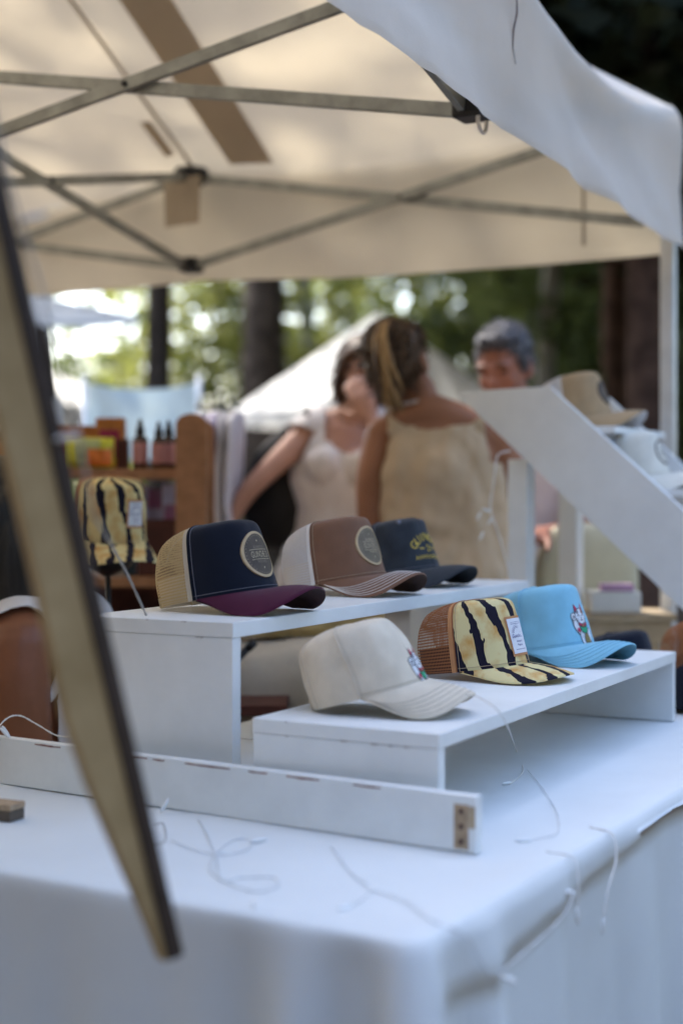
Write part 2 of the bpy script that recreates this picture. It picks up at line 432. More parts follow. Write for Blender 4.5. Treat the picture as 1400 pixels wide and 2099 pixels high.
def build_cloth():
    o = None
    rc = 0.022
    # perimeter of a rounded rectangle (u,v) with outward normals, counter-clockwise, dense near the near corner
    per = []
    def edge(p0, p1, n, cnt):
        for k in range(cnt):
            f = k / cnt
            per.append((p0[0] + (p1[0] - p0[0]) * f, p0[1] + (p1[1] - p0[1]) * f, n[0], n[1]))
    def arc(c, a0, cnt=8):
        for k in range(cnt):
            a = a0 + (k / cnt) * math.pi / 2
            per.append((c[0] + rc * math.cos(a), c[1] + rc * math.sin(a), math.cos(a), math.sin(a)))
    edge((rc, 0), (TL - rc, 0), (0, -1), 150)
    arc((TL - rc, rc), -math.pi / 2)
    edge((TL, rc), (TL, TW - rc), (1, 0), 50)
    arc((TL - rc, TW - rc), 0)
    edge((TL - rc, TW), (rc, TW), (0, 1), 110)
    arc((rc, TW - rc), math.pi / 2)
    edge((0, TW - rc), (0, rc), (-1, 0), 120)
    arc((rc, rc), math.pi)
    n = len(per)
    s = [0.0]
    for i in range(1, n):
        s.append(s[-1] + math.hypot(per[i][0] - per[i - 1][0], per[i][1] - per[i - 1][1]))
    drops = [0, 0.002, 0.006, 0.012, 0.02, 0.03, 0.045, 0.06, 0.08, 0.10, 0.13, 0.16, 0.2, 0.25, 0.3, 0.36, 0.42, 0.5, 0.58, 0.66, 0.725]
    corners = [(0, 0), (TL, 0), (TL, TW), (0, TW)]
    vs = []; fs = []
    for k, h0 in enumerate(drops):
        for i, (u, v, nu, nv) in enumerate(per):
            h = h0; hem = 0.0
            if nv < -0.9:   # front: the upper cloth ends in a drawn-up hem over the skirt below
                hem = 0.046 + 0.018 * math.sin(u * 5.2 + 1.0) + 0.010 * fbm(u * 3, 1.7)
                h = {6: hem, 7: hem + 0.003, 8: hem + 0.025, 5: hem * 0.7}.get(k, h0)
                if k > 8: h = max(h0, hem + 0.03 + 0.02 * (k - 8))
            rnd = 0.007 * (1 - math.exp(-h / 0.004)) if h > 0 else 0
            f = fbm(s[i] * 3.4, 3.1, 0.0, 2) + 0.8 * fbm(s[i] * 9.0, 9.1, h * 0.8, 2)
            amp = 0.055 * (1 - math.exp(-h / 0.30))
            dsp = rnd + amp * (f + 0.25)
            for (cu, cv) in corners:
                dd = math.hypot(u - cu, v - cv)
                # the surplus cloth of a corner stands out in two soft cones
                dsp += 0.30 * h * math.exp(-(dd / 0.030) ** 2) + 0.22 * h * math.exp(-((dd - 0.13) / 0.035) ** 2) - 0.10 * h * math.exp(-((dd - 0.07) / 0.025) ** 2)
            dsp = max(dsp, 0.004 if h > 0 else 0)
            if nv < -0.9 and 1 <= k <= 6: dsp += 0.006 * min(1, h / 0.015) * min(1, u / 0.08)
            p = T(u + nu * dsp, v + nv * dsp, TZ - h + 0.0)
            vs.append(p)
    for k in range(len(drops) - 1):
        for i in range(n):
            j = (i + 1) % n
            fs.append((k * n + i, (k + 1) * n + i, (k + 1) * n + j, k * n + j))
    # top sheet: rings shrinking to the middle line
    rings = 14
    base = len(vs)
    cu, cv = TL / 2, TW / 2
    for r in range(1, rings + 1):
        f = 1 - r / (rings + 0.5)
        for i, (u, v, nu, nv) in enumerate(per):
            uu = cu + (u - cu) * (1 - (1 - f) * 0.98 * TW / TL * 1.0) ; vv = cv + (v - cv) * f
            z = TZ + 0.0015 * fbm(uu * 5, vv * 5) - 0.001
            vs.append(T(uu, vv, min(z, TZ)))
    for r in range(rings):
        for i in range(n):
            j = (i + 1) % n
            a = (base + (r - 1) * n) if r > 0 else 0
            b = base + r * n
            fs.append((a + i, a + j, b + j, b + i))
    last = base + (rings - 1) * n
    fs.append(tuple(last + i for i in range(n)))
    o = mesh_obj('tablecloth', vs, fs, M['cloth'], smooth=True)
    tag(o, 'white tablecloth draped to the ground over the cap table', 'tablecloth')
build_cloth()

# ------------------------------------------------------------------ white risers
UP_Z = TZ + 0.25
LO_Z = TZ + 0.13
def riser(label, corner, ang, length, depth, height, th=0.018):
    """corner = near front corner; long side runs at ang degrees right of the view axis"""
    b = Vector((math.sin(R(ang)), math.cos(R(ang)), 0)); a = Vector((-b.y, b.x, 0))
    t = thing('display_riser', label, 'riser', (corner[0], corner[1], TZ), math.atan2(b.y, b.x), 'white display risers on the table')
    box('top_panel', (length, depth, th), Vector((length / 2, depth / 2, height - th / 2)), M['white_paint'], t, 0.0012)
    for x in (th / 2 + 0.0006, length - th / 2 - 0.0006):
        box('end_panel', (th, depth - 0.002, height - th - 0.0006), Vector((x, depth / 2, (height - th - 0.0006) / 2 + 0.0002)), M['white_paint'], t, 0.0012)
    rr = random.Random(int(length * 1000))
    for k in range(6):
        y0 = rr.uniform(0.01, depth - 0.03); l = rr.uniform(0.003, 0.012)
        zt_ = height - rr.choice((0.001, th + 0.0005))
        pts = [(y0 + l * i / 5, zt_ - 0.0004 - (0.0012 * rr.random() if 0 < i < 5 else 0)) for i in range(6)] + [(y0 + l, zt_), (y0, zt_)]
        extrude_poly('paint_chip', pts, Vector((-0.0003, 0, 0)), Vector((0, 1, 0)), Vector((0, 0, 1)), Vector((1, 0, 0)), 0.0008, M['scuff'], t, 0)
    return t, b, a
riser('taller white painted riser carrying the navy, brown and charcoal caps', (-0.147, 1.93), 28.3, 1.12, 0.26, 0.25, 0.021)
riser('lower white painted riser carrying the cream, tiger and sky blue caps', (0.1196, 1.744), 28.6, 1.065, 0.27, 0.13, 0.019)

# ------------------------------------------------------------------ white board lying on edge
def build_board():
    e0 = Vector((0.158, 1.673, TZ)); d = Vector((-0.845, 0.535, 0)).normalized()
    nrm = Vector((d.y, -d.x, 0))            # pointing back from the camera
    if nrm.y < 0: nrm = -nrm
    t = thing('painted_board', 'long white painted board on edge with a bare screwed end', 'board', e0, 0)
    z = Vector((0, 0, 1)); h = 0.068; th = 0.016; L = 1.02
    M0 = frame_mat(d * (L / 2) + nrm * (th / 2) + z * (h / 2), d, nrm, z)
    box('plank', (L, th, h), M0, M['white_board'], t, 0.0014)
    f = -nrm * 0.0006
    # bare wood end strip, set a hair proud of the paint, and the notch beside it
    extrude_poly('bare_strip', [(0.010, 0.004), (0.029, 0.004), (0.029, 0.057), (0.010, 0.057)], f * 1, d, z, nrm, 0.0009, M['raw_wood'], t, 0)
    extrude_poly('bare_notch', [(0.0012, 0.030), (0.0095, 0.030), (0.0095, 0.056), (0.0012, 0.056)], f * 1, d, z, nrm, 0.0009, M['pale_wood'], t, 0)
    for zz in (0.013, 0.031, 0.049):
        p = d * 0.0195 + z * zz - nrm * 0.0002
        v, fc = tube_geo([p, p - nrm * 0.0022], [0.0036, 0.0030], 12)
        mesh_obj('screw', v, fc, M['screw'], t, True)
    rr = random.Random(3)
    for x0, l in ((0.36, 0.075), (0.50, 0.12), (0.47, 0.02), (0.22, 0.05), (0.30, 0.03), (0.66, 0.05), (0.13, 0.04), (0.78, 0.06)):
        pts = [(x0, h - 0.0035)]
        k = 8
        up = [(x0 + l * i / k, h - 0.0032 + rr.uniform(-0.0003, 0.0006)) for i in range(k + 1)]
        dn = [(x0 + l * i / k, h - 0.0046 - rr.uniform(0, 0.0012) * math.sin(math.pi * i / k)) for i in range(k, -1, -1)]
        extrude_poly('paint_chip', up + dn, -nrm * 0.0004, d, z, nrm, 0.0006, M['chip'], t, 0)
build_board()

# ------------------------------------------------------------------ stepped display (two stringers, treads, posts)
RS0 = Vector((0.4528, 3.30, 0)); RD = Vector((0.866, -0.5, 0)); RB = Vector((0.5, 0.866, 0))
def build_steps():
    t = thing('step_display', 'white stepped cap display with two sloping side boards', 'display stand', (RS0.x, RS0.y, TZ), 0)
    O = Vector((0, 0, -TZ))
    Z = Vector((0, 0, 1))
    poly = [(-0.2125, 1.4235), (0.03, 1.427), (0.63, 0.884), (0.63, TZ + 0.001), (0.533, TZ + 0.001)]
    extrude_poly('side_board', poly, O, RD, Z, RB, 0.018, M['white_paint'], t)
    extrude_poly('side_board', poly, O + RB * 0.40, RD, Z, RB, 0.018, M['white_paint'], t)
    for k in range(4):
        c = O + RD * (0.085 + 0.16 * k) + RB * 0.209 + Z * (1.325 - 0.145 * k)
        box('tread', (0.19, 0.381, 0.016), frame_mat(c, RD, RB, Z), M['white_paint'], t)
    for s in (0.047, 0.371):
        c = O + RD * (-0.058) + RB * s
        hgt = 1.26 - TZ
        box('post', (0.05, 0.05, hgt), frame_mat(c + Z * (TZ + hgt / 2), RD, RB, Z), M['white_paint'], t, 0.0025)
build_steps()

# ------------------------------------------------------------------ canopy tent of this stall
EZ = 2.20; VB = 1.845
tC = Vector((0.857, 3.733, 0)); tM = Vector((-0.443, 4.483, 0)); tF = Vector((0.287, 2.62, 0)); tK = Vector((-1.128, 3.296, 0))
tBt = (tF - tC).normalized()
tN = tC + tBt * 3.7
tD = tM * 2 - tC; tQ = tN + (tD - tC)
tK2 = tK + tBt * 1.15
tG = tF + tBt * 1.25                      # next joint towards the camera
PKZ = 3.02
def build_tent():
    t = thing('canopy_tent', 'cream canvas canopy tent with steel scissor trusses over the cap stall', 'tent', (tC.x, tC.y, 0), 0)
    O = Vector((tC.x, tC.y, 0))
    def W(p, z): return Vector((p.x - O.x, p.y - O.y, z))
    # --- roof panels, sagging a little between supports
    def panel(name, a, b, c, seed, sag=0.05, n=22, eg=0.055):
        """triangle: a,b on the eave, c at the peak"""
        vs = []; fs = []; idx = {}
        nrm = (b - a).cross(c - a).normalized()
        if nrm.z > 0: nrm = -nrm
        for i in range(n + 1):
            for j in range(n + 1 - i):
                f = i / n; g = j / n; e = 1 - f - g
                p = a * e + b * g + c * f
                x = 27 * e * f * g
                ed = 4 * e * g * (1 - f) ** 2
                p = p + nrm * (sag * x * 0.6) + Vector((0, 0, -1)) * (eg * ed) + nrm * (0.012 * x * fbm(p.x * 3 + seed, p.y * 3, p.z * 3))
                wr = 0.013 * fbm(p.x * 1.3 + seed, p.y * 7, p.z * 2, 2) * min(1, x * 3)
                idx[(i, j)] = len(vs); vs.append(p + nrm * wr)
        for i in range(n):
            for j in range(n - i):
                fs.append((idx[(i, j)], idx[(i, j + 1)], idx[(i + 1, j)]))
                if j < n - i - 1:
                    fs.append((idx[(i, j + 1)], idx[(i + 1, j + 1)], idx[(i + 1, j)]))
        return mesh_obj(name, vs, fs, M['canvas'], t, True)
    k1, k2 = W(tK, PKZ), W(tK2, PKZ)
    def lerp(a, b, f): return a + (b - a) * f
    tH = lerp(tN, tQ, 0.5)
    tE1 = lerp(tD, tQ, 0.36); tE2 = lerp(tD, tQ, 0.72)
    panel('roof_panel', W(tC, EZ), W(tM, EZ), k1, 1)
    panel('roof_panel', W(tM, EZ), W(tD, EZ), k1, 2)
    panel('roof_panel', W(tF, EZ), W(tC, EZ), k1, 3, eg=0.085)
    panel('roof_panel', W(tD, EZ), W(tE1, EZ), k1, 4)
    panel('roof_panel', W(tG, EZ), W(tF, EZ), k1, 5, 0.02)
    panel('roof_panel', k2, k1, W(tG, EZ), 6, 0.0)
    panel('roof_panel', W(tN, EZ), W(tG, EZ), k2, 7)
    panel('roof_panel', W(tH, EZ), W(tN, EZ), k2, 8)
    panel('roof_panel', W(tQ, EZ), W(tH, EZ), k2, 9)
    panel('roof_panel', W(tE1, EZ), W(tE2, EZ), k1, 10, 0.0)
    panel('roof_panel', k1, k2, W(tE2, EZ), 11, 0.0)
    panel('roof_panel', W(tE2, EZ), W(tQ, EZ), k2, 12)
    # --- valances
    def valance(pts, outward, seed, sagz=0.055, rnd=0.03, amp=0.014, hgt=EZ - VB, hx=(0.0, 0.0)):
        tot = sum((q - p).length for p, q in zip(pts[:-1], pts[1:]))
        vs = []; fs = []; cols = 0
        rows = [0, 0.02, 0.05, 0.10, 0.16, 0.22, 0.28, 0.33, 1.0]
        rows = [0, 0.03, 0.08, 0.15, 0.25, 0.36, 0.48, 0.6, 0.72, 0.84, 0.94, 0.955, 1.0]
        segs = []
        for a, b in zip(pts[:-1], pts[1:]):
            n = max(10, int((b - a).length / 0.05))
            for k in range(n + 1 if b is pts[-1] else n):
                f = k / n
                segs.append((a + (b - a) * f, 4 * f * (1 - f), f))
        ss = 0; prev = None
        for (p, q, f) in segs:
            if prev is not None: ss += (p - prev).length
            prev = p
            for r in rows:
                z = EZ - (sagz if ss < 1.26 else 0.055) * q * (1 - 0.75 * r) - (hgt + hx[0] + (hx[1] - hx[0]) * ss / tot) * r
                # pulled tight from the post tops, slack and creased between them
                crease = amp * (0.5 + r) * fbm(ss * 3.2 + r * 1.4, seed + 0.5, r * 0.9, 3)
                slack = -0.030 * q * math.sin(math.pi * min(1, r * 1.15)) + 0.02 * q * r
                out = rnd * (1 - math.exp(-r / 0.05)) + crease + slack
                if r > 0.95: out += 0.0015
                vs.append(Vector((p.x - O.x, p.y - O.y, z)) + outward * out)
        m = len(rows)
        for i in range(len(segs) - 1):
            for k in range(m - 1):
                fs.append((i * m + k, i * m + k + 1, (i + 1) * m + k + 1, (i + 1) * m + k))
        return mesh_obj('valance', vs, fs, M['canvas'], t, True)
    nF = Vector((-tBt.y, tBt.x, 0)); nF = nF if nF.x > 0 else -nF
    fd = (tD - tC).normalized(); nB = Vector((fd.y, -fd.x, 0)); nB = nB if nB.y > 0 else -nB
    valance([tC, tF, tG, tN], nF, 1.0, hx=(0.028, -0.03), sagz=0.085, amp=0.017)
    valance([tC, tM, tD], nB, 5.0, amp=0.008, hx=(0.028, -0.055))
    valance([tD, tE1, tE2, tQ], -nF, 9.0, amp=0.01)
    valance([tN, tH, tQ], -nB, 13.0, amp=0.01)
    # --- legs
    for c in (tC, tD, tN, tQ):
        box('leg', (0.036, 0.036, EZ - 0.04), frame_mat(W(c, (EZ - 0.04) / 2) , fd, nB, Vector((0, 0, 1))), M['pole'], t, 0.004)
        box('foot', (0.09, 0.09, 0.006), frame_mat(W(c, 0.003), fd, nB, Vector((0, 0, 1))), M['pole'], t, 0.001)
    # --- scissor trusses
    zb, zt = 1.895, 2.165
    def scissor(a, b, z0=zb, z1=zt, inset=0.03):
        d = (b - a).normalized()
        a2, b2 = a + d * inset, b - d * inset
        s = Vector((d.y, -d.x, 0)) * 0.009
        bar('truss_bar', W(a2 + s, z0), W(b2 + s, z1), 0.014, 0.027, M['steel'], t)
        bar('truss_bar', W(a2 - s, z1), W(b2 - s, z0), 0.014, 0.027, M['steel'], t)
        c = (a2 + b2) / 2
        v, f = tube_geo([W(c + s * 2.4, (z0 + z1) / 2), W(c - s * 2.4, (z0 + z1) / 2)], 0.006, 10)
        mesh_obj('pivot_bolt', v, f, M['black_plastic'], t, True)
    def joint(p, hub=False):
        for z in (zb, zt):
            box('joint', (0.06, 0.06, 0.045), frame_mat(W(p, z), fd, nB, Vector((0, 0, 1))), M['black_plastic'], t, 0.006)
        if hub:
            lathe('hub_cap', [(0.055, 0), (0.06, 0.012), (0.05, 0.03), (0.02, 0.038)], M['black_plastic'], t, 18, W(p, zt + 0.0))
    inF = tF - nF * 0.05
    inM = tM - nB * 0.05; inC = tC - nB * 0.03 - nF * 0.03; inD = tD - nB * 0.05
    scissor(inC, inM); scissor(inM, inD)
    scissor(inM, tK, zb, zt); scissor(inF, tK, zb, zt)
    inG = tG - nF * 0.05; inN = tN - nF * 0.05
    scissor(inC, inF); scissor(inF, inG); scissor(inG, inN)
    scissor(tK, tD * 0.5 + tQ * 0.5); scissor(tK, tK2)
    for p in (inM, inF, inG, tK): joint(p, p is inM)
    bar('peak_post', W(tK, 1.88), W(tK, PKZ - 0.01), 0.03, 0.03, M['steel'], t, ref=Vector((1, 0, 0)))
    bar('peak_post', W(tK2, 1.88), W(tK2, PKZ - 0.01), 0.03, 0.03, M['steel'], t, ref=Vector((1, 0, 0)))
    # --- doubled strips and the flap sewn on the inside
    pa, pb, pc = Vector((tC.x, tC.y, EZ)), Vector((tM.x, tM.y, EZ)), Vector((tK.x, tK.y, PKZ))
    nr = (pb - pa).cross(pc - pa).normalized(); nr = nr if nr.z < 0 else -nr
    eye = Vector((0, 0, CZ))
    def onroof(px, py, off):
        d = P(px, py, 1.0) - eye
        k = (pa - eye).dot(nr) / d.dot(nr)
        return eye + d * k + nr * off - O
    def strip(c4, off, m, name):
        n = 14; vs = []; fs = []
        for i in range(n + 1):
            f = i / n
            a = c4[0].lerp(c4[3], f); b = c4[1].lerp(c4[2], f)
            for g in (0, 0.5, 1): vs.append(a.lerp(b, g))
        k = len(vs)
        for i in range(n):
            for g in range(2):
                a = i * 3 + g; fs.append((a, a + 1, a + 4, a + 3))
        return mesh_obj(name, vs, fs, m, t, True)
    strip([onroof(235, -60, 0.05), onroof(345, -60, 0.05), onroof(570, 308, 0.05), onroof(482, 312, 0.05)], 0, M['canvas2'], 'doubled_strip')
    strip([onroof(298, 226, 0.05), onroof(320, 224, 0.05), onroof(370, 292, 0.05), onroof(350, 296, 0.05)], 0, M['canvas2'], 'doubled_strip')
    # seam running from the far joint up to the peak
    sa, sb = W(tM, EZ - 0.01), k1
    tube('seam', [sa.lerp(sb, i / 12) + Vector((0, -0.01, -0.012)) for i in range(13)], 0.006, M['canvas2'], t, 5)
    fl = inM - nB * 0.05
    fx = fd
    q = [W(fl - fx * 0.07, zt - 0.005), W(fl + fx * 0.07, zt - 0.005), W(fl + fx * 0.064, zt - 0.155), W(fl - fx * 0.066, zt - 0.15)]
    strip([q[0], q[1], q[2], q[3]], 0, M['canvas2'], 'corner_flap')
    # sewn seam with its dark piping on the front valance, and the plastic ring below
    sp = []
    for i in range(12):
        f = i / 11
        sp.append(W(tF + nF * (0.034 + 0.003 * math.sin(i * 1.7)) + tBt * (0.006 * math.sin(i * 1.1)), EZ + 0.02 - (EZ - VB) * f))
    tube('piping', sp[1:9], [0.0005, 0.0016, 0.0022, 0.0010, 0.0020, 0.0018, 0.0010, 0.0005], M['dark_seam'], t, 6)
    rg = []
    for i in range(15):
        a = R(i * 25.7)
        rg.append(W(inF + nF * 0.02 + tBt * (0.022 * math.cos(a)), 1.868 + 0.022 * math.sin(a)))
    tube('ring', rg, 0.004, M['wire_white'], t, 6)
    # vertical doubled seam on the far valance
    vs0 = tC.lerp(tM, 0.16) + nB * 0.016
    bar('valance_seam', W(vs0, VB + 0.01), W(vs0, EZ - 0.02), 0.008, 0.003, M['canvas2'], t, 0, ref=nB)
build_tent()

# ------------------------------------------------------------------ caps
_tcache = {}
def text2d(s, size, sx=1.0, shear=0.0, spacing=1.0):
    """flat text outline as (verts, faces), centred on the origin"""
    key = (s, size, sx, shear, spacing)
    if key in _tcache: return _tcache[key]
    c = bpy.data.curves.new('lettering', 'FONT'); c.body = s; c.size = size; c.resolution_u = 3
    c.shear = shear; c.space_character = spacing
    o = bpy.data.objects.new('lettering', c); COL.objects.link(o)
    dg = bpy.context.evaluated_depsgraph_get(); dg.update()
    me = bpy.data.meshes.new_from_object(o.evaluated_get(dg))
    v = np.array([[x.co.x, x.co.y] for x in me.vertices]); f = [tuple(p.vertices) for p in me.polygons]
    bpy.data.objects.remove(o); bpy.data.curves.remove(c); bpy.data.meshes.remove(me)
    v[:, 0] *= sx
    v -= (v.min(0) + v.max(0)) / 2
    _tcache[key] = (v, f)
    return v, f

CAP_A, CAP_B = 0.092, 0.076
PF = [(1.0, 0), (0.965, .022), (0.925, .046), (0.885, .071), (0.845, .094), (0.775, .108), (0.57, .1135), (0.27, .114), (0, .113)]
PS = [(1.0, 0), (1.0, .022), (0.985, .046), (0.96, .069), (0.90, .091), (0.785, .1055), (0.56, .112), (0.27, .1135), (0, .113)]
PB = [(1.0, 0), (1.02, .02), (1.025, .042), (0.99, .063), (0.91, .081), (0.77, .095), (0.52, .1065), (0.25, .112), (0, .113)]
def prof(tab, t):
    x = t * (len(tab) - 1); i = min(int(x), len(tab) - 2); f = x - i
    g = lambda k: tab[max(0, min(len(tab) - 1, k))]
    a, b, c, d = g(i - 1), g(i), g(i + 1), g(i + 2)
    o = []
    for m in range(2):
        o.append(0.5 * (2 * b[m] + (c[m] - a[m]) * f + (2 * a[m] - 5 * b[m] + 4 * c[m] - d[m]) * f * f + (3 * b[m] - a[m] - 3 * c[m] + d[m]) * f ** 3))
    return o

def make_cap(name, label, pos, fwd, front, back, brim, under, seam='thread_w', group=None, alpha=11.0,
             hs=0.98, arch=0.044, zc=0.040, reach=0.170, scale=1.0, deco=None, rows=0, rowmat='thread_w', seed=0,
             button=None, eyelets=False, six=False, slump=0.0, band='cream', opening=True, wrinkle=0.0015, lift=0.0, floor=None):
    root = thing(name, label, 'cap', pos, math.atan2(fwd[1], fwd[0]), group)
    root.scale = (scale, scale, scale)
    al = R(alpha); ca, sa = math.cos(al), math.sin(al)
    ths = R(84)
    def crown(th, t, off=0.0):
        c, s = math.cos(th), math.sin(th)
        r = (abs(c / CAP_A) ** 2.25 + abs(s / CAP_B) ** 2.25) ** (-1 / 2.25)
        wf = max(0, c) ** 1.3; wb = max(0, -c) ** 1.3; ws = 1 - wf - wb
        if ws < 0: k = wf + wb; wf /= k; wb /= k; ws = 0
        a, b, d = prof(PF, t), prof(PS, t), prof(PB, t)
        rho = wf * a[0] + ws * b[0] + wb * d[0]; z = (wf * a[1] + ws * b[1] + wb * d[1]) * hs
        x = rho * r * c; y = rho * r * s
        w = wrinkle * fbm(x * 30 + seed * 7.3, y * 30, z * 22, 2) * math.sin(math.pi * min(1, t * 1.1))
        k = 1 + (w + off) / max(0.03, math.sqrt(x * x + y * y + 0.0004))
        x *= k; y *= k; z += (w + off) * t
        x -= slump * z * z * 6
        X = (x + CAP_A) * ca - z * sa - CAP_A; Z = (x + CAP_A) * sa + z * ca
        return Vector((X, y, Z + lift))
    def t0(th):
        if not opening: return 0.0
        dd = abs(((th - math.pi + math.pi) % (2 * math.pi)) - math.pi)
        h = R(24)
        return 0.40 * math.sqrt(max(0, 1 - (dd / h) ** 2)) if dd < h else 0.0
    def sheet(nm, th0, th1, m, nth, nt=22, cut=False, off=0.0):
        vs = []; fs = []; uv = []
        for i in range(nth + 1):
            th = th0 + (th1 - th0) * i / nth
            ts = t0(th) if cut else 0.0
            arc = 0.0; pv = None
            for j in range(nt + 1):
                t = ts + (1 - ts) * j / nt
                p = crown(th, t, off); vs.append(p)
                uv.append((th * 0.085, t * 0.165))
        for i in range(nth):
            for j in range(nt):
                a = i * (nt + 1) + j
                fs.append((a, a + nt + 1, a + nt + 2, a + 1))
        return mesh_obj(nm, vs, fs, M[m], root, True, uv)
    fr = sheet('front_panel', -ths, ths, front, 44)
    bk = sheet('back_panel', ths, 2 * math.pi - ths, back, 56, cut=True)
    # sweatband inside, seams, button
    vs = []; fs = []
    nb = 72
    for i in range(nb + 1):
        th = 2 * math.pi * i / nb
        for tt, off in ((0.0, 0.0), (0.0, -0.003), (0.24, -0.003)):
            vs.append(crown(th, tt, off))
    for i in range(nb):
        th = 2 * math.pi * (i + 0.5) / nb
        if opening and abs(th - math.pi) < R(24): continue
        for j in range(2): fs.append((i * 3 + j, i * 3 + j + 1, (i + 1) * 3 + j + 1, (i + 1) * 3 + j))
    mesh_obj('sweatband', vs, fs, M[band], root, True)
    if opening:
        v = []
        for i in range(15):
            th = math.pi + R(-26 + 52 * i / 14)
            for tt in (0.01, 0.10): v.append(crown(th, tt, 0.0012))
        mesh_obj('strap', v, [(2 * i, 2 * i + 2, 2 * i + 3, 2 * i + 1) for i in range(14)], M[back if not back.startswith('mesh') else band], root, True)
    def seamline(th, off, r, m, nm='stitching', t_from=0.0, t_to=1.0):
        pts = [crown(th, t_from + (t_to - t_from) * j / 24, off) for j in range(25)]
        tube(nm, pts, r, M[m], root, 5)
    for sgn in (-1, 1):
        seamline(sgn * ths, 0.0006, 0.0013, front if not front == 'tiger' else 'mesh_rust', 'seam')
        seamline(sgn * (ths - R(4)), 0.0004, 0.00045, seam)
        if back.startswith('mesh'):   # binding tape on the mesh side of the seam
            vs = []
            for j in range(25):
                for k in (0, 1): vs.append(crown(sgn * (ths + R(1 + 6 * k)), j / 24, 0.0007))
            tape = {'mesh_tan': 'thread_c', 'mesh_white': 'white_f', 'mesh_rust': 'label_rim', 'mesh_blue': 'white_f'}[back]
            mesh_obj('binding', vs, [(2 * j, 2 * j + 1, 2 * j + 3, 2 * j + 2) for j in range(24)], M[tape], root, True)
    if six: seamline(0, 0.0003, 0.0008, front, 'seam')
    if not back.startswith('mesh'):
        for a in (140, 220): seamline(R(a), 0.0004, 0.0009, back, 'seam', 0.02)
    else:
        seamline(R(180), 0.0004, 0.0012, {'mesh_tan': 'thread_c', 'mesh_white': 'white_f', 'mesh_rust': 'label_rim', 'mesh_blue': 'white_f'}[back], 'seam', 0.42)
    if button:
        p = crown(0, 1.0)
        lathe('button', [(0.0085, -0.002), (0.0085, 0.001), (0.006, 0.0035), (0.001, 0.0045)], M[button], root, 14, p)
    # brim
    thb = R(82); nu, nv = 40, 12
    yr = CAP_B * 0.985; 
    base = [crown(thb * (-1 + 2 * i / nu), 0.0, 0.0008) for i in range(nu + 1)]
    def brim_pt(i, v, dz=0.0):
        u = -1 + 2 * i / nu
        a = base[i]; ph = u * math.pi / 2
        xr = base[0].x
        xo = xr + (reach - xr) * max(0.0, math.cos(ph)) ** 0.72
        yo = yr * math.sin(ph) + 0.014 * math.sin(2 * ph)
        zo = zc - arch * (yo / 0.08) ** 2 + lift
        k = abs(u) ** 7
        zo = zo * (1 - k) + a.z * k
        p = Vector((a.x + (xo - a.x) * v, a.y + (yo - a.y) * v, a.z + (zo - a.z) * (v ** 0.85) + 0.0035 * math.sin(math.pi * v) * math.cos(ph)))
        # roll the long sides down towards the shelf
        p.z = max(p.z + dz, 0.0012 + (lift if floor is None else floor))
        return p
    vs = []; fs = []; uv = []
    for i in range(nu + 1):
        for j in range(nv + 1):
            p = brim_pt(i, j / nv, 0.0013); vs.append(p); uv.append((p.y * 1.15 + 0.3, p.x * 1.2 + 0.1))
    o = len(vs)
    for i in range(nu + 1):
        p = brim_pt(i, 1.0, -0.0011); vs.append(p + Vector((0.0004, 0, 0))); uv.append((p.y * 1.15 + 0.3, p.x * 1.2 + 0.1))
    for i in range(nu):
        for j in range(nv):
            a = i * (nv + 1) + j; fs.append((a, a + 1, a + nv + 2, a + nv + 1))
        a = i * (nv + 1) + nv; fs.append((a, o + i, o + i + 1, a + nv + 1))
    br = mesh_obj('brim', vs, fs, M[brim], root, True, uv)
    vs = [brim_pt(i, j / nv, -0.0012) for i in range(nu + 1) for j in range(nv + 1)]
    mesh_obj('underbrim', vs, [(i * (nv + 1) + j, (i + 1) * (nv + 1) + j, (i + 1) * (nv + 1) + j + 1, i * (nv + 1) + j + 1) for i in range(nu) for j in range(nv)], M[under], br, True)
    for r in range(rows):
        v = 0.44 + 0.48 * r / max(1, rows - 1)
        pts = [brim_pt(i, v, 0.0018) for i in range(1, nu)]
        tube('stitching', pts, 0.00055, M[rowmat], br, 4)
    # stitch line above the brim joint
    pts = [crown(thb * (-1 + 2 * i / 40), 0.045, 0.0006) for i in range(41)]
    tube('stitching', pts, 0.0004, M[seam], root, 4)
    if eyelets:
        for th in (R(38), R(-38), R(120), R(-120)):
            p = crown(th, 0.60, 0.0006); n = (crown(th, 0.60, 0.02) - p).normalized()
            v, f = tube_geo([p - n * 0.001, p + n * 0.0014], 0.0045, 12); mesh_obj('eyelet', v, f, M['thread_n'], root, True)
    # --- decoration laid on the crown by dropping it along the panel's normal
    if deco:
        V = [v.co.copy() for v in fr.data.vertices]; F = [tuple(p.vertices) for p in fr.data.polygons]
        bvh = BVHTree.FromPolygons(V, F)
        def setup(z, y=0.0):
            hit, n, _, _ = bvh.ray_cast(Vector((0.5, y, z + lift)), Vector((-1, 0, 0)))
            if n.x < 0: n = -n
            rt = Vector((0, 0, 1)).cross(n).normalized(); up = n.cross(rt)
            return hit, n, rt, up
        def lay(fr4, q, off):
            hit, n, rt, up = fr4
            p = hit + rt * q[0] + up * q[1]
            h, hn, _, _ = bvh.ray_cast(p + n * 0.08, -n)
            if h is None: h = p
            return h + n * off
        deco(root, setup, lay)
    return root

def grid_disc(r0, r1, n=48, rings=6):
    vs = []; fs = []
    for k in range(rings + 1):
        r = r0 + (r1 - r0) * k / rings
        for i in range(n):
            a = 2 * math.pi * i / n; vs.append((r * math.cos(a), r * math.sin(a)))
    for k in range(rings):
        for i in range(n):
            j = (i + 1) % n; fs.append((k * n + i, (k + 1) * n + i, (k + 1) * n + j, k * n + j))
    return vs, fs

